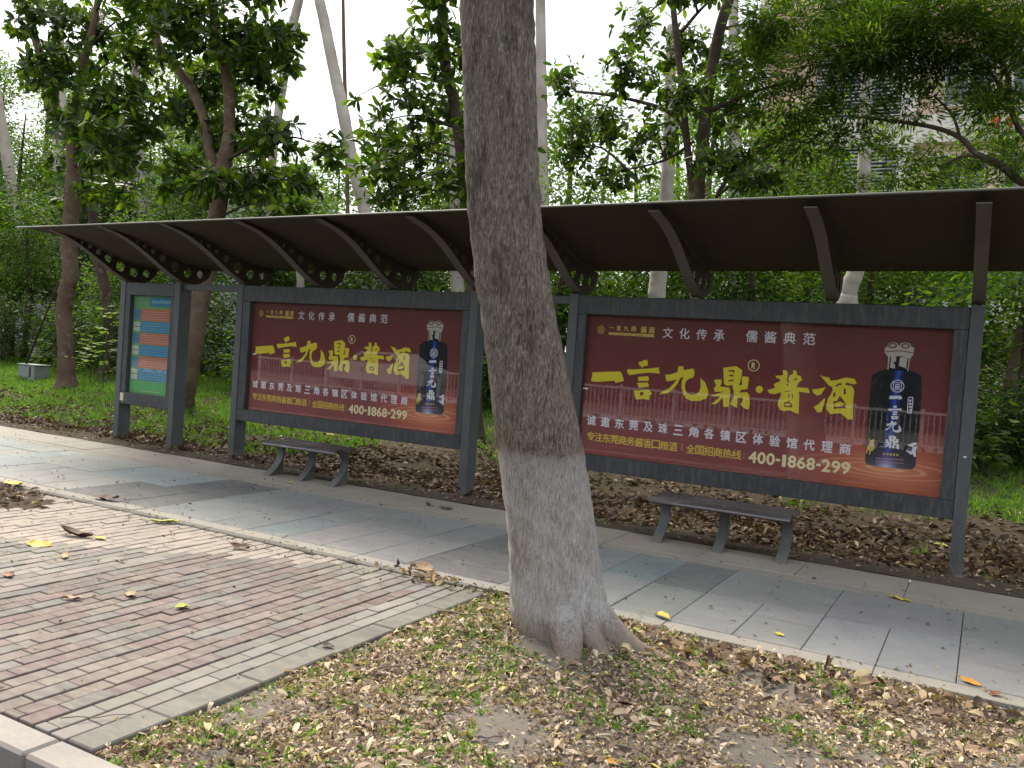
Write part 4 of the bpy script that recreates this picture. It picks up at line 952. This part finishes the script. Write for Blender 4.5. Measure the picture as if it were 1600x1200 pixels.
def whorl_crown(t, clumps, Y, L, mt_m, mt_o, trunkpts, per=13, n_leaf=8, scale=1.0, maxobj=300, twigs=True, wr=.44):
    P, D, N, Ls = [], [], [], []; A, B = [], []; TP = np.array(trunkpts)
    for (px, py, rx, ry) in clumps:
        c, ax_, az_, ad = ell(px, py, Y+random.uniform(-.8, .8), rx, ry)
        k = max(4, int(3.8*per*(rx*ry)/(60*50)*scale))
        q = rng.normal(0, 1, (k, 3)); q = unit(q)*(rng.random((k, 1))**.45); W = c + q*np.array([ax_, ad, az_])
        j = np.argmin(np.linalg.norm(TP-c, axis=1)+np.maximum(0, TP[:, 2]-c[2])*1.5); s = TP[j]
        midp = (s+c)/2+np.array([0, 0, .12*np.linalg.norm(c-s)])
        dl = np.linalg.norm(c-s); limb(t, [tuple(s), tuple(midp), tuple(c)], [.012+.008*dl, .010+.004*dl, .006], m_bark_dark, 'branch', 7, 3)
        for wv in W:
            A.append(c+(wv-c)*.05+rng.normal(0, .03, 3)); B.append(wv)
            axis = unit((wv-c+np.array([0, 0, .25*ax_])+rng.normal(0, .2, 3))[None])[0]; nl = int(rng.integers(n_leaf-2, n_leaf+3))
            e1 = unit(np.cross(axis, rng.normal(0, 1, 3))[None])[0]; e2 = np.cross(axis, e1); a0_ = rng.random()*6.28
            for i in range(nl):
                th = a0_+i*2*math.pi/nl+rng.normal(0, .25); el_ = rng.uniform(.15, .7)
                d = axis*el_+e1*math.cos(th)+e2*math.sin(th)+np.array([0, 0, -.32]); d /= np.linalg.norm(d)
                P.append(wv+d*.01+axis*rng.normal(0, .02)); D.append(d); N.append(axis+np.array([0, 0, .6])); Ls.append(L*rng.uniform(.45, 1.2))
    P, D, N, Ls = map(np.array, (P, D, N, Ls)); off = np.array(t.location)
    uv = (P-CAM); zz = uv@FW; u = 800+FPX*(uv@RT)/zz; v = 600-FPX*(uv@UP)/zz; vis_ = (u > 0) & (u < 1600) & (v > 0) & (v < 330)
    order = np.argsort(np.where(vis_, zz/Ls, 1e6)); chosen = order[:maxobj]; rest_ = order[maxobj:]
    if maxobj:
        me = unit_leaf(mt_o, wr)
        for i in chosen:
            d = Vector(D[i]); nn = Vector(N[i]); s = d.cross(nn).normalized(); nn = s.cross(d)
            o = bpy.data.objects.new('leaf', me); COL.objects.link(o); o.parent = t
            o.matrix_local = Matrix.Translation(Vector(P[i]-off)) @ Matrix((( d.x, s.x, nn.x, 0), (d.y, s.y, nn.y, 0), (d.z, s.z, nn.z, 0), (0, 0, 0, 1))) @ Matrix.Scale(Ls[i], 4)
    if len(rest_):
        o = leafmesh('leaf', P[rest_]-off, D[rest_], N[rest_], Ls[rest_], Ls[rest_]*wr, mt_m, t, 'broad', fold=.10, curl=.05); o['kind'] = 'stuff'
    if twigs and len(A):
        o = sticks('twig', np.array(A)-off, np.array(B)-off, .006, m_twig, t); o['kind'] = 'stuff'
_ul = {}
def unit_leaf(mt, wr):
    if (mt.name, wr) in _ul: return _ul[(mt.name, wr)]
    T, F = TEMPL['broad']; V = [(a, b*wr, c*.10*wr + .05*4*a*(1-a)) for a, b, c in T]; me = bpy.data.meshes.new('leaf'); me.from_pydata(V, [], F); me.update(); me.materials.append(mt); _ul[(mt.name, wr)] = me; return me
DENS = 9.0
def cloud_crown(t, ells, n_per, L, wr, mt, kind='diamond', clus=14, name='crown', droop=.3, sp=None):
    """ells = [(centre, rx, rz, ry)]: leaves gathered in sprays spread through each ellipsoid"""
    PP, DD, NN = [], [], []
    for (c, rx, rz, ry) in ells:
        k = max(3, int(DENS*n_per*rx*rz/clus)); q = unit(rng.normal(0, 1, (k, 3)))*(rng.random((k, 1))**.40); W = c+q*np.array([rx, ry, rz])
        rep = np.repeat(W, clus, 0); spd = sp or L*2.2; off = rng.normal(0, spd, (len(rep), 3))*np.array([1, 1, .5]); PP.append(rep+off)
        d = unit(off+np.repeat(unit(W-c), clus, 0)*L+rng.normal(0, L*.5, off.shape)); d[:, 2] -= droop; DD.append(d)
        NN.append(rng.normal(0, .55, off.shape)+np.array([0, 0, 1]))
    P = np.concatenate(PP); n = len(P); Ls = L*rng.uniform(.6, 1.2, n)
    o = leafmesh(name, P-np.array(t.location), np.concatenate(DD), np.concatenate(NN), Ls, Ls*wr, mt, t, kind, fold=.12)
    return o, n

# (trunk points in image px with width in px, plane Y)
def base_tree(label, main, Y, mt, group=None, name='tree', branches=(), cat='tree', Y2=None):
    p, r = pxline(main, Y, Y2); b = p[0]; z0 = gz(b[0], b[1])
    # carry the trunk down to the ground under its lowest visible point
    if b[2] > z0+.05:
        dx = (p[0][0]-p[1][0])/max(.3, (p[1][2]-p[0][2])); k = min(.08, max(-.08, dx)); bb = (b[0]+k*(b[2]-z0), b[1], z0-.1); p = [bb]+p; r = [r[0]*1.15]+r
    else: p = [(b[0], b[1], z0-.1)]+p[1:]
    t = empty(name, (p[0][0], p[0][1], z0)); tag(t, label, cat, group)
    q = dens([(a[0], a[1], a[2], rr) for a, rr in zip(p, r)], 5)
    # flare the foot
    q = [(a, b_, c, d*(1+.5*math.exp(-max(0, c-z0)/.18))) for a, b_, c, d in q]
    limb(t, [x[:3] for x in q], [x[3] for x in q], mt, 'trunk', 14, 2)
    pts = [x[:3] for x in q if x[2] > 2.0]
    for br in branches:
        bp, brr = pxline(br, p[-1][1] if Y2 else Y); limb(t, bp, brr, mt, 'branch', 8, 4); pts += bp
    return t, pts
total = 0
# T1: magnolia-like tree far left
t1, tp1 = base_tree('broad-leaved tree with crooked brown trunk standing in grass left of the notice panel', [(104,612,27),(103,548,24),(100,493,24),(104,455,24),(110,430,24),(108,380,24),(113,310,23),(115,240,22),(105,205,20),(86,165,14),(84,125,13),(60,75,12),(40,10,10)], 3.4, m_bark_brown,
  branches=[[(113,240,16),(118,190,16),(122,140,14),(135,80,12),(150,20,10),(158,-60,8)], [(86,190,10),(72,160,9),(85,120,9)]])
whorl_crown(t1, [(150,50,80,55),(105,110,55,45),(165,150,60,50),(125,200,60,45),(175,225,70,45),(215,90,55,60),(120,265,55,38),(175,300,60,28),(50,30,55,40),(215,190,45,45),(110,310,45,25),(60,110,40,40),(230,20,50,30),(90,-40,90,50),(200,-50,90,50)], 3.2, .24, m_leaf_big, m_leaf_big_o, tp1, 15, 8)
# T2: tree behind the notice panel
t2, tp2 = base_tree('broad-leaved tree with pale forked trunk and root flare directly behind the small notice panel', [(262,640,60),(285,600,44),(300,540,34),(312,470,30),(325,400,28),(340,330,26),(345,285,28),(352,245,22),(358,200,18),(356,130,17),(338,50,15),(330,-30,13)], 2.9, m_bark_brown,
  branches=[[(345,282,18),(328,240,16),(320,190,15),(300,140,15),(272,100,14),(248,70,13),(236,20,12),(230,-50,10)]])
whorl_crown(t2, [(295,20,80,45),(375,55,75,50),(340,120,65,45),(410,120,55,50),(300,170,60,40),(365,200,70,42),(425,215,55,35),(462,275,50,35),(400,285,60,32),(280,270,48,35),(518,232,30,24),(450,330,40,20),(270,60,50,40),(330,285,50,28),(440,60,35,50),(300,-50,90,50),(400,-50,80,50)], 2.9, .24, m_leaf_big, m_leaf_big_o, tp2, 15, 8)
# T5: dark tree just left of the big trunk
t5, tp5 = base_tree('dark slender broad-leaved tree behind the left poster, close to the big trunk', [(742,560,22),(738,430,21),(730,330,20),(722,250,19),(712,170,19),(697,110,17),(692,50,16),(690,-40,14)], 3.6, m_bark_dark)
whorl_crown(t5, [(620,85,40,38),(685,40,50,38),(650,150,50,36),(600,215,50,34),(655,230,55,42),(700,170,40,50),(640,290,60,28),(700,290,38,36),(585,265,36,26),(700,100,40,40),(560,150,20,16),(630,130,35,30),(610,260,45,32),(660,80,40,36),(590,190,26,24),(600,310,45,18),(770,60,60,60),(780,200,70,70),(690,-40,80,50)], 3.6, .22, m_leaf_big, m_leaf_big_o, tp5, 12, 7)
# T6: two dark stems right of the big trunk
t6, tp6 = base_tree('pair of thin dark stems with fine foliage rising behind the right poster', [(1085,470,12),(1083,400,11),(1082,310,11),(1072,210,11),(1065,130,10),(1057,62,10),(1050,-10,9),(1046,-60,8)], 3.2, m_bark_dark,
  branches=[[(1093,400,20),(1092,310,19),(1100,200,20),(1110,125,19),(1125,45,18),(1142,-10,17),(1155,-60,16)], [(1070,205,6),(1040,172,6),(960,150,5),(900,143,4)], [(1119,308,7),(1150,262,7),(1200,228,6),(1262,195,5)], [(1100,180,6),(1160,150,6),(1230,128,4)], [(1065,50,6),(1090,20,5),(1110,0,4)], [(1085,220,5),(1040,250,4),(980,265,3)]])
whorl_crown(t6, [(1000,40,50,38),(1070,70,50,40),(1150,100,55,45),(985,110,50,40),(940,185,60,38),(1060,150,60,42),(1140,170,60,40),(1020,215,60,35),(1130,245,65,32),(900,230,45,40),(1190,285,60,18),(880,130,30,40),(1200,60,50,40),(960,275,60,22),(1070,-30,90,40)], 3.2, .155, m_leaf_big, m_leaf_big_o, tp6, 18, 7)
# T7: fine narrow-leaved tree at right, trunk at the frame's edge
t7, tp7 = base_tree('narrow-leaved tree with bare tan trunk leaning at the right edge of the picture', [(1572,722,26),(1578,660,25),(1582,600,23),(1596,530,20),(1612,450,19),(1625,380,18),(1640,300,16),(1640,240,14)], 7.2, m_bark_brown)
nt7 = empty('tree', (13.2, 3.0, 0)); tag(nt7, 'spreading tree with wiry dark branches and fine narrow leaves over the upper right canopy', 'tree')
limb(nt7, [(13.2,3,-.1),(13.1,3,1.5),(12.9,3,2.6),(13.1,3,4.4),(12.8,3,6)], [.13,.11,.10,.08,.05], m_bark_dark, 'trunk', 12, 4); tpn = [(12.9,3,2.8),(13.0,3,4)]
for br in [[(1660,310,15),(1600,287,12),(1560,256,11),(1525,240,9),(1500,215,8),(1455,198,7),(1380,187,5),(1330,182,3)], [(1560,250,6),(1510,243,5),(1480,255,4)], [(1660,250,9),(1600,212,8),(1577,160,8),(1575,120,7),(1550,70,6),(1540,20,5)], [(1660,150,12),(1600,95,11),(1565,60,9),(1530,30,6),(1500,0,5)], [(1575,160,6),(1545,110,5),(1500,90,4),(1440,82,3)], [(1500,215,5),(1488,180,4),(1460,150,3)]]:
    bp, brr = pxline(br, 3.0); limb(nt7, bp, brr, m_bark_dark, 'branch', 8, 4)
el7 = [ell(*a) for a in [(1290,95,2.6,85,38),(1400,60,3.0,90,45),(1500,50,2.8,90,45),(1570,20,3,80,40),(1240,160,3,70,35),(1330,160,2.7,70,30),(1480,110,3.2,80,30),(1250,225,3,70,30),(1570,120,3,50,50),(1420,100,3,60,35),(1350,20,3.4,90,40),(1180,110,3,50,40),(1250,30,3,80,40),(1400,275,3,90,14),(1500,285,3,70,14),(1330,215,3,40,22),(1450,-30,3,170,40),(1300,285,3.2,60,16),(1420,165,3,50,22),(1360,80,2.4,60,30),(1540,170,2.8,60,25),(1200,30,3,50,40),(1600,60,2.5,50,50),(1590,250,3,40,25),(1460,20,2.5,80,30),(1490,238,4,75,24),(1560,190,4.5,60,28),(1395,222,4,45,22),(1350,60,2.6,80,40),(1560,245,4,50,22)]]
_, k = cloud_crown(nt7, [(c, a, b, d) for c, a, b, d in el7], 1150, .115, .20, m_leaf_narrow, clus=24, droop=.1, sp=.085); total += k
# pale eucalyptus-like trunks
PALE = [
 ('tall bare white trunk leaning left against the open sky, left of the big tree', [(592,455,22),(580,385,21),(570,330,21),(560,290,20),(548,240,19),(535,170,19),(520,100,18),(508,40,17),(497,-10,16),(488,-60,15)], 8.5),
 ('white trunk leaning right at the top, in the sky gap', [(418,330,15),(425,250,14),(436,170,14),(445,110,15),(455,50,15),(470,-10,13),(482,-60,12)], 10),
 ('very thin brown trunk standing beside the tall white trunk', [(545,440,7),(543,300,6),(541,200,6),(538,100,6),(536,0,5),(534,-60,5)], 10.5),
 ('pale curved trunk near the left edge of the picture', [(58,575,23),(48,500,20),(42,430,19),(35,370,18),(22,320,17),(12,250,17),(2,190,15),(-10,120,14)], 9.0),
 ('pale thick trunk behind the crooked brown one at far left', [(85,440,26),(86,380,26),(90,320,25),(95,250,22),(92,150,20),(90,40,18),(88,-60,16)], 13),
 ('pale trunk seen between leaves above the left end of the canopy', [(228,400,20),(226,345,20),(222,300,18),(218,240,16),(212,120,14),(210,0,12)], 12),
 ('pale straight trunk just right of the big tree', [(848,400,22),(848,300,20),(846,230,19),(846,150,18),(845,80,17),(844,-40,15)], 9),
 ('pale trunk between the pair of dark stems and the narrow-leaved tree', [(1150,440,20),(1148,300,18),(1148,220,18),(1147,120,17),(1146,40,16),(1145,-60,15)], 11),
 ('pale trunk seen below the canopy above the left end of the right poster', [(1024,500,27),(1027,450,27),(1033,400,26),(1040,320,22),(1045,240,20),(1047,140,17),(1049,40,15)], 6.0),
 ('pale trunk widening at its foot above the middle of the right poster', [(1322,500,34),(1326,455,28),(1338,420,26),(1345,370,24),(1349,300,21),(1352,200,19),(1354,100,17),(1355,0,15)], 6.5),
 ('tan trunk rising behind the right end of the left poster', [(716,480,22),(714,430,22),(712,380,20),(712,300,18),(710,200,16)], 7.5),
 ('brown trunk under the canopy between left poster and notice', [(165,590,22),(176,560,20),(170,490,18),(162,440,17),(152,400,17),(145,330,14),(140,250,12)], 5.2),
 ('slim tan trunk rising over the middle of the left poster', [(470,460,12),(468,420,12),(463,380,12),(460,320,11),(458,260,10)], 7.0),
]
for i, (lab, pts, Y) in enumerate(PALE):
    mt = m_bark_pale if i not in (2, 11) else (m_bark_brown if i == 2 else m_bark_dark)
    t, tp = base_tree(lab, pts, Y, mt)
# leaning dead pole at the left
# ------------------------------------------------------------------ undergrowth and further trees
def leafy(name, label, cat, group, x, y, h, r, mt, L=.10, wr=.4, dens_=260, kind='diamond', lowz=.1, trunk=True):
    global total
    z0 = gz(x, y); t = empty(name, (x, y, z0)); tag(t, label, cat, group)
    if trunk:
        if name == 'tree': limb(t, [(x, y, z0-.1), (x+random.gauss(0, .15), y, z0+h*.4), (x+random.gauss(0, .3), y, z0+h*.85)], [.05+.012*h, .04+.008*h, .02], m_bark_dark, 'trunk', 8, 3)
        else:
            for k in range(4):
                a = random.random()*6.28; limb(t, [(x+.05*math.cos(a), y+.05*math.sin(a), z0-.05), (x+.2*r*math.cos(a), y+.2*r*math.sin(a), z0+h*.45), (x+.5*r*math.cos(a), y+.5*r*math.sin(a), z0+h*.85)], [.02, .014, .006], m_bark_dark, 'stem', 5, 2)
    el_ = []
    for k in range(6 if name == 'shrub' else int(5+h*1.1)):
        a = random.random()*6.28; rr = r*random.uniform(.1, .75); f = random.uniform(0, 1)
        zc = z0+lowz*h+(h*(1-lowz))*(.15+.75*f); sz = r*random.uniform(.4, .62)*(1.1-.4*f)
        el_.append((np.array([x+rr*math.cos(a)*(1.1-.5*f), y+rr*math.sin(a)*.7, zc]), sz, sz*.75, sz))
    _, k = cloud_crown(t, el_, dens_, L, wr, mt, kind=kind, name='foliage' if name == 'shrub' else 'crown', clus=12); total += k
    return t
random.seed(21)
# low shrubs close behind the shelter
for x in np.arange(-13, 15.5, 1.05):
    for y0_, h0 in ((5.6, 1.9), (8.2, 2.9)):
        xx = x+random.uniform(-.4, .4); yy = y0_+random.uniform(-.7, .7)
        leafy('shrub', 'dense dark green shrub in the undergrowth behind the shelter', 'shrub', 'undergrowth shrubs behind the shelter', xx, yy, h0*random.uniform(.7, 1.15), random.uniform(.7, 1.05), random.choice([m_leaf_shrub, m_leaf_shrub, m_leaf_shrub, m_leaf_mid]), L=random.choice((.10, .13, .16)), wr=.42, dens_=300, lowz=.02)
# further small-leaved trees; lower where the open sky shows
random.seed(5)
PROF = [(-300,-30),(0,-30),(372,-20),(400,110),(425,190),(590,200),(615,70),(700,10),(790,10),(860,30),(1000,50),(1240,20),(1262,140),(1340,205),(1420,170),(1600,130),(2000,100)]
def wood_top(x, y):
    u, _, z = pxof((x, y, 2.0)); yt = float(np.interp(u, [a for a, _ in PROF], [b for _, b in PROF])); lo, hi = 1.0, 30.0
    for _ in range(30):
        m = (lo+hi)/2
        if pxof((x, y, m))[1] > yt: lo = m
        else: hi = m
    return u, lo
for row, (Y0, step) in enumerate(((8.2, 2.1), (11.5, 2.3), (15.5, 2.6), (21.0, 3.2))):
    x = -34 if row else -18
    while x < 16.5:
        xx, yy = x+random.uniform(-.5, .5), Y0+random.uniform(-1.1, 1.1); x += step
        u, h = wood_top(xx, yy)
        if u < -140 or u > 1750: continue
        h = (h-gz(xx, yy))*random.uniform(.80, 1.0)
        if row == 0: h = min(h, random.uniform(4.6, 6.5))
        if row == 1 and h > 9: h *= random.uniform(.7, 1.0)
        if row == 3 and u > 1240: continue
        leafy('tree', 'small-leaved green tree in the wood behind the shelter', 'tree', 'small-leaved trees in the background wood', xx, yy, h, random.uniform(1.2, 1.7), (random.choice([m_leaf_shrub, m_leaf_mid]), random.choice([m_leaf_shrub, m_leaf_far, m_leaf_light]), m_leaf_far, m_leaf_light)[row], L=(.13, .15, .18, .22)[row], wr=.42, dens_=(150, 150, 120, 90)[row], lowz=.15)
# bright ground plants and saplings
def sapling(x, y, h, label, L=.11, mt=None, n=16):
    z0 = gz(x, y); t = empty('sapling', (x, y, z0)); tag(t, label, 'sapling')
    limb(t, [(x, y, z0-.05), (x+.03, y, z0+h*.5), (x-.02, y, z0+h)], [.012, .009, .004], m_bark_dark, 'stem', 6, 3)
    P, D, A, B = [], [], [], []
    for i in range(n):
        f = .25+.75*i/n; a = random.random()*6.28; l = h*.42*(1.15-f*.7); p0 = np.array([x, y, z0+h*f]); d = np.array([math.cos(a), math.sin(a), .12])
        A.append(p0); B.append(p0+d*l)
        for k in range(6):
            q = p0+d*l*(.3+.14*k); s = (-1)**k; P.append(q); D.append(d*.6+s*np.array([-d[1], d[0], 0])+np.array([0, 0, -.15]))
    P = np.array(P); leafmesh('foliage', P-np.array(t.location), np.array(D), norms(len(P), .3), L, L*.5, mt or m_leaf_bright, t, 'broad', fold=.1, curl=.03)
    o = sticks('twig', np.array(A)-np.array(t.location), np.array(B)-np.array(t.location), .004, m_twig, t); o['kind'] = 'stuff'
for (px, py, h, lab) in [(160,612,1.75,'sapling with bright lit yellow green leaves left of the notice panel'), (62,575,.75,'low seedling with lime leaves at the foot of the pale curved trunk'), (140,600,1.0,'short lime leaved sapling right of the crooked brown trunk'), (1535,745,.55,'low bright green plant right of the last post')]:
    p = ground_at(px, py); sapling(p[0], p[1], h, lab)
# grey cover box on the lawn and leaning pole
p = ground_at(52, 592); m_box = metal_paint('grey_box_paint', (.20,.24,.22), .6)
bx_ = empty('utility_box', (p[0], p[1], gz(p[0], p[1]))); tag(bx_, 'small pale grey utility box standing in the grass at far left', 'utility box')
box('cabinet', (-.30,-.18,-.05), (.30,.18,.30), m_box, bx_, .01); box('lid', (-.32,-.20,.302), (.32,.20,.33), m_box, bx_, .006); box('door_strip', (.12,-.187,.05), (.17,-.181,.27), mat('dark_strip', (.03,.03,.03)), bx_)
pa = ground_at(32, 590); pb = on(1, pa[1]-.2, 92, 440)
o = MB().tube([(0,0,-.03), tuple((pb-pa)*.5+np.array([.02,0,.03])), tuple(pb-pa)], [.028,.022,.014], 7).build('leaning_pole', m_twig, None, True); o.location = tuple(pa); tag(o, 'thin dark bare pole leaning right beside the pale trunk at far left', 'pole')

# ------------------------------------------------------------------ buildings behind the trees
m_cream_w = stone('cream_render', (.72,.55,.40), (.80,.62,.46), (.6,.48,.36), .2); m_white_w = stone('white_render', (.74,.68,.60), (.80,.74,.66), (.66,.6,.52), .2); m_louv = mat('grey_louvre', (.45,.45,.46), .5, .4); m_dk = mat('recess_shade', (.03,.03,.035), .4, .5); m_pink = stone('salmon_render', (.60,.34,.26), (.66,.40,.30), (.5,.4,.3), .2)
m_winglass = mat('window_glass', (.05,.07,.08), .08, .8); m_blue_w = stone('pale_blue_render', (.55,.63,.70), (.62,.69,.75), (.55,.6,.62), .2); m_concrete = stone('grey_concrete', (.42,.42,.40), (.5,.5,.48), (.4,.38,.35), .3)
BY = 24.0
bl = empty('apartment_building', (12, BY+6, 0)); tag(bl, 'cream apartment building with louvred bays and salmon balconies behind trees at upper right', 'building')
def bb(name, a, b, mt, par=bl, bev=0):
    o = box(name, a, b, mt, None, bev); o.parent = par; o.location = -Vector(par.location) if par.parent is None else Vector((0, 0, 0)); return o
wall = bb('wall', (2.6, BY+.5, 0), (34, BY+12, 33), m_cream_w)
for fl_ in range(9):
    z = 3.1+fl_*3.35
    bb('floor_band', (2.5, BY+.12, z), (34, BY+.497, z+.95), m_white_w if fl_ % 2 == 0 else m_cream_w)
    for (xa, xb) in ((4.75, 7.6),):
        if 0 <= fl_ < 6:
            bb('louvre_shade', (xa, BY+.40, z+.98), (xb, BY+.495, z+3.3), m_dk)  # near-black plate paints the shade behind the slats
            zz = z+1.02
            while zz < z+3.28:
                bb('louvre_slat', (xa, BY+.18, zz), (xb, BY+.30, zz+.035), m_louv); zz += .125
    for xc in (2.7, 7.75, 13.3, 19.2): bb('pilaster', (xc-.12, BY-.02, z+.952 if fl_ else 0), (xc+.38, BY+.49, z+3.348), m_white_w)
    for xc in (9.6, 11.6, 15.0, 17.0):
        f = bb('window', (xc-.75, BY+.44, z+1.25), (xc+.75, BY+.497, z+3.0), m_white_w); g_ = box('pane', (xc-.68, BY+.425, z+1.32), (xc-.03, BY+.437, z+2.93), m_winglass); g_.parent = f; g_ = box('pane', (xc+.03, BY+.425, z+1.32), (xc+.68, BY+.437, z+2.93), m_winglass); g_.parent = f
    if fl_ in (0, 1, 3, 4, 5):
        bal = bb('balcony', (8.3, BY-1.2, z+.35), (13.0, BY+.10, z+.52), m_pink)
        g_ = box('parapet', (8.3, BY-1.2, z+.522), (13.0, BY-1.1, z+1.3), m_white_w if fl_ < 3 else m_pink); g_.parent = bal
    if fl_ in (2, 3, 4):
        bal = bb('balcony', (2.9, BY-1.0, z+.3), (4.5, BY+.10, z+.5), m_pink); g_ = box('parapet', (2.9, BY-1.0, z+.502), (4.5, BY-.9, z+1.25), m_pink); g_.parent = bal
bb('recess_shade', (8.6, BY+.38, 4.3), (13.2, BY+.43, 6.35), m_dk)  # flat dark plate stands in for the shade of a deep recess
m_red = mat('red_lantern', (.62,.03,.02), .6)
for px, lab in ((1555, 'left of two red lanterns hanging in a balcony recess at upper right'), (1577, 'right of two red lanterns hanging in a balcony recess at upper right')):
    c = on(1, BY-.6, px, 190); ln = empty('lantern', tuple(c)); tag(ln, lab, 'lantern')
    MB().tube([(0,0,-.19),(0,0,-.16),(0,0,-.08),(0,0,0),(0,0,.08),(0,0,.14),(0,0,.16)], [.05,.10,.13,.14,.13,.09,.05], 14).build('shade', m_red, ln, True); MB().tube([(0,0,.25),(0,0,.45)], .01, 5).build('cord', m_dk, ln); MB().tube([(0,0,-.28),(0,0,-.5)], .02, 5).build('tassel', m_red, ln)
b2 = empty('low_building', (-22, 20, 0)); tag(b2, 'pale blue and grey building glimpsed between the trunks at upper left', 'building')
bb('wall', (-30, 19, 0), (-20.3, 28, 9.2), m_blue_w, b2); bb('wall', (-48, 18.5, 0), (-30.02, 28, 7.2), m_concrete, b2)
bb('roof_slab', (-30.3, 18.7, 9.202), (-20.0, 28.2, 9.45), m_white_w, b2)
for x in (-28.6, -26.2, -23.9, -21.6):
    for z in (1.2, 4.3, 7.0):
        f = bb('window', (x-.6, 18.93, z), (x+.6, 18.997, z+1.3), m_white_w, b2); g_ = box('pane', (x-.53, 18.905, z+.07), (x+.53, 18.925, z+1.23), m_winglass); g_.parent = f

# ------------------------------------------------------------------ across the road (seen mirrored in the poster glass)
m_hedge_back = mat('hedge_backing', (.03,.04,.02), .9)
m_rail = mat('white_rail_paint', (.72,.72,.72), .4, .5)
rl = empty('guard_rail', (6, -16.6, -.14)); tag(rl, 'white tubular roadside guard rail that the poster glass mirrors', 'railing')
def rr_(o): o.parent = rl; o.location = -Vector(rl.location); return o
rr_(box('top_rail', (-14, -16.63, .86), (20, -16.57, .92), m_rail)); rr_(box('bottom_rail', (-14, -16.62, .02), (20, -16.58, .06), m_rail))
bme = bpy.data.meshes.new('baluster'); q = MB().box((-.012, -.012, .062), (.012, .012, .858)); bme.from_pydata(q.v, [], q.f); bme.materials.append(m_rail)
pme = bpy.data.meshes.new('rail_post'); q = MB().box((-.04, -.04, -.14), (.04, .04, .98)); pme.from_pydata(q.v, [], q.f); pme.materials.append(m_rail)
x = -14.0; i = 0
while x < 20:
    o = bpy.data.objects.new('rail_post' if i % 12 == 0 else 'baluster', pme if i % 12 == 0 else bme); COL.objects.link(o); o.parent = rl; o.location = Vector((x, -16.6 if i % 12 else -16.69, 0))-rl.location; x += .14; i += 1
m_car = mat('white_car_paint', (.75,.76,.78), .2, .6); m_tyre = mat('tyre_rubber', (.02,.02,.02), .8)
def car(x, y, label):
    c = empty('parked_car', (x, y, -.02)); tag(c, label, 'car')
    pr = [(-2.2,.35),(-2.25,.75),(-2.1,.95),(-1.3,1.02),(-.75,1.42),(.7,1.46),(1.35,1.05),(2.15,.92),(2.25,.6),(2.2,.32)]
    V, F = plate([[pr]], lambda u, v, d: (u, d-.85, v), 1.7); M('body', V, F, m_car, c)
    gp = [(-1.15,1.04),(-.7,1.36),(.62,1.39),(1.12,1.06)]
    for s in (-.86, .853): V, F = plate([[gp]], lambda u, v, d: (u, s+d, v), .008); M('side_window', V, F, m_winglass, c)
    for wx in (-1.4, 1.4):
        for wy in (-.80, .62):
            MB().tube([(wx, wy, .32), (wx, wy+.2, .32)], .32, 20).build('wheel', m_tyre, c)
car(-9.2, -18.6, 'white car parked beyond the guard rail, mirrored faintly in the left poster glass')
hed = empty('hedge', (5, -26, 0)); tag(hed, 'tall dense green hedge across the road, mirrored in the poster glass', 'hedge')  # out of view, raised and thickened to darken the glass reflection
kk = [(np.array([x, -26+random.uniform(-.5, .5), zc+random.uniform(-.2, .4)]), 1.7, 1.6, 1.2) for x in np.arange(-40, 46, 1.4) for zc in (1.2, 3.4, 5.6)]
box('wall', (-50, -27.9, -.02), (50, -27.6, 6.5), m_hedge_back, hed).location = -Vector(hed.location); cloud_crown(hed, kk, 34, .35, .5, m_leaf_shrub, clus=10, name='foliage')  # unseen dark wall added behind the hedge to close gaps in the reflection
random.seed(3)
for x in np.arange(-26, 34, 6.0):
    t = empty('tree', (x, -29, 0)); tag(t, 'round street tree in the row across the road', 'tree', 'street trees across the road')
    limb(t, [(x, -29, -.1), (x+.1, -29, 2.5), (x, -29, 5)], [.2, .16, .1], m_bark_dark, 'trunk', 8, 3)
    cloud_crown(t, [(np.array([x+random.uniform(-1.5, 1.5), -29+random.uniform(-1, 1), 5.5+random.uniform(-1.6, 2.2)]), 2.3, 1.9, 2.0) for _ in range(5)], 30, .40, .5, m_leaf_mid, clus=10)
print('cloud leaves', total, 'objects', len(bpy.data.objects), 'tris', sum(len(m.polygons) for m in bpy.data.meshes))
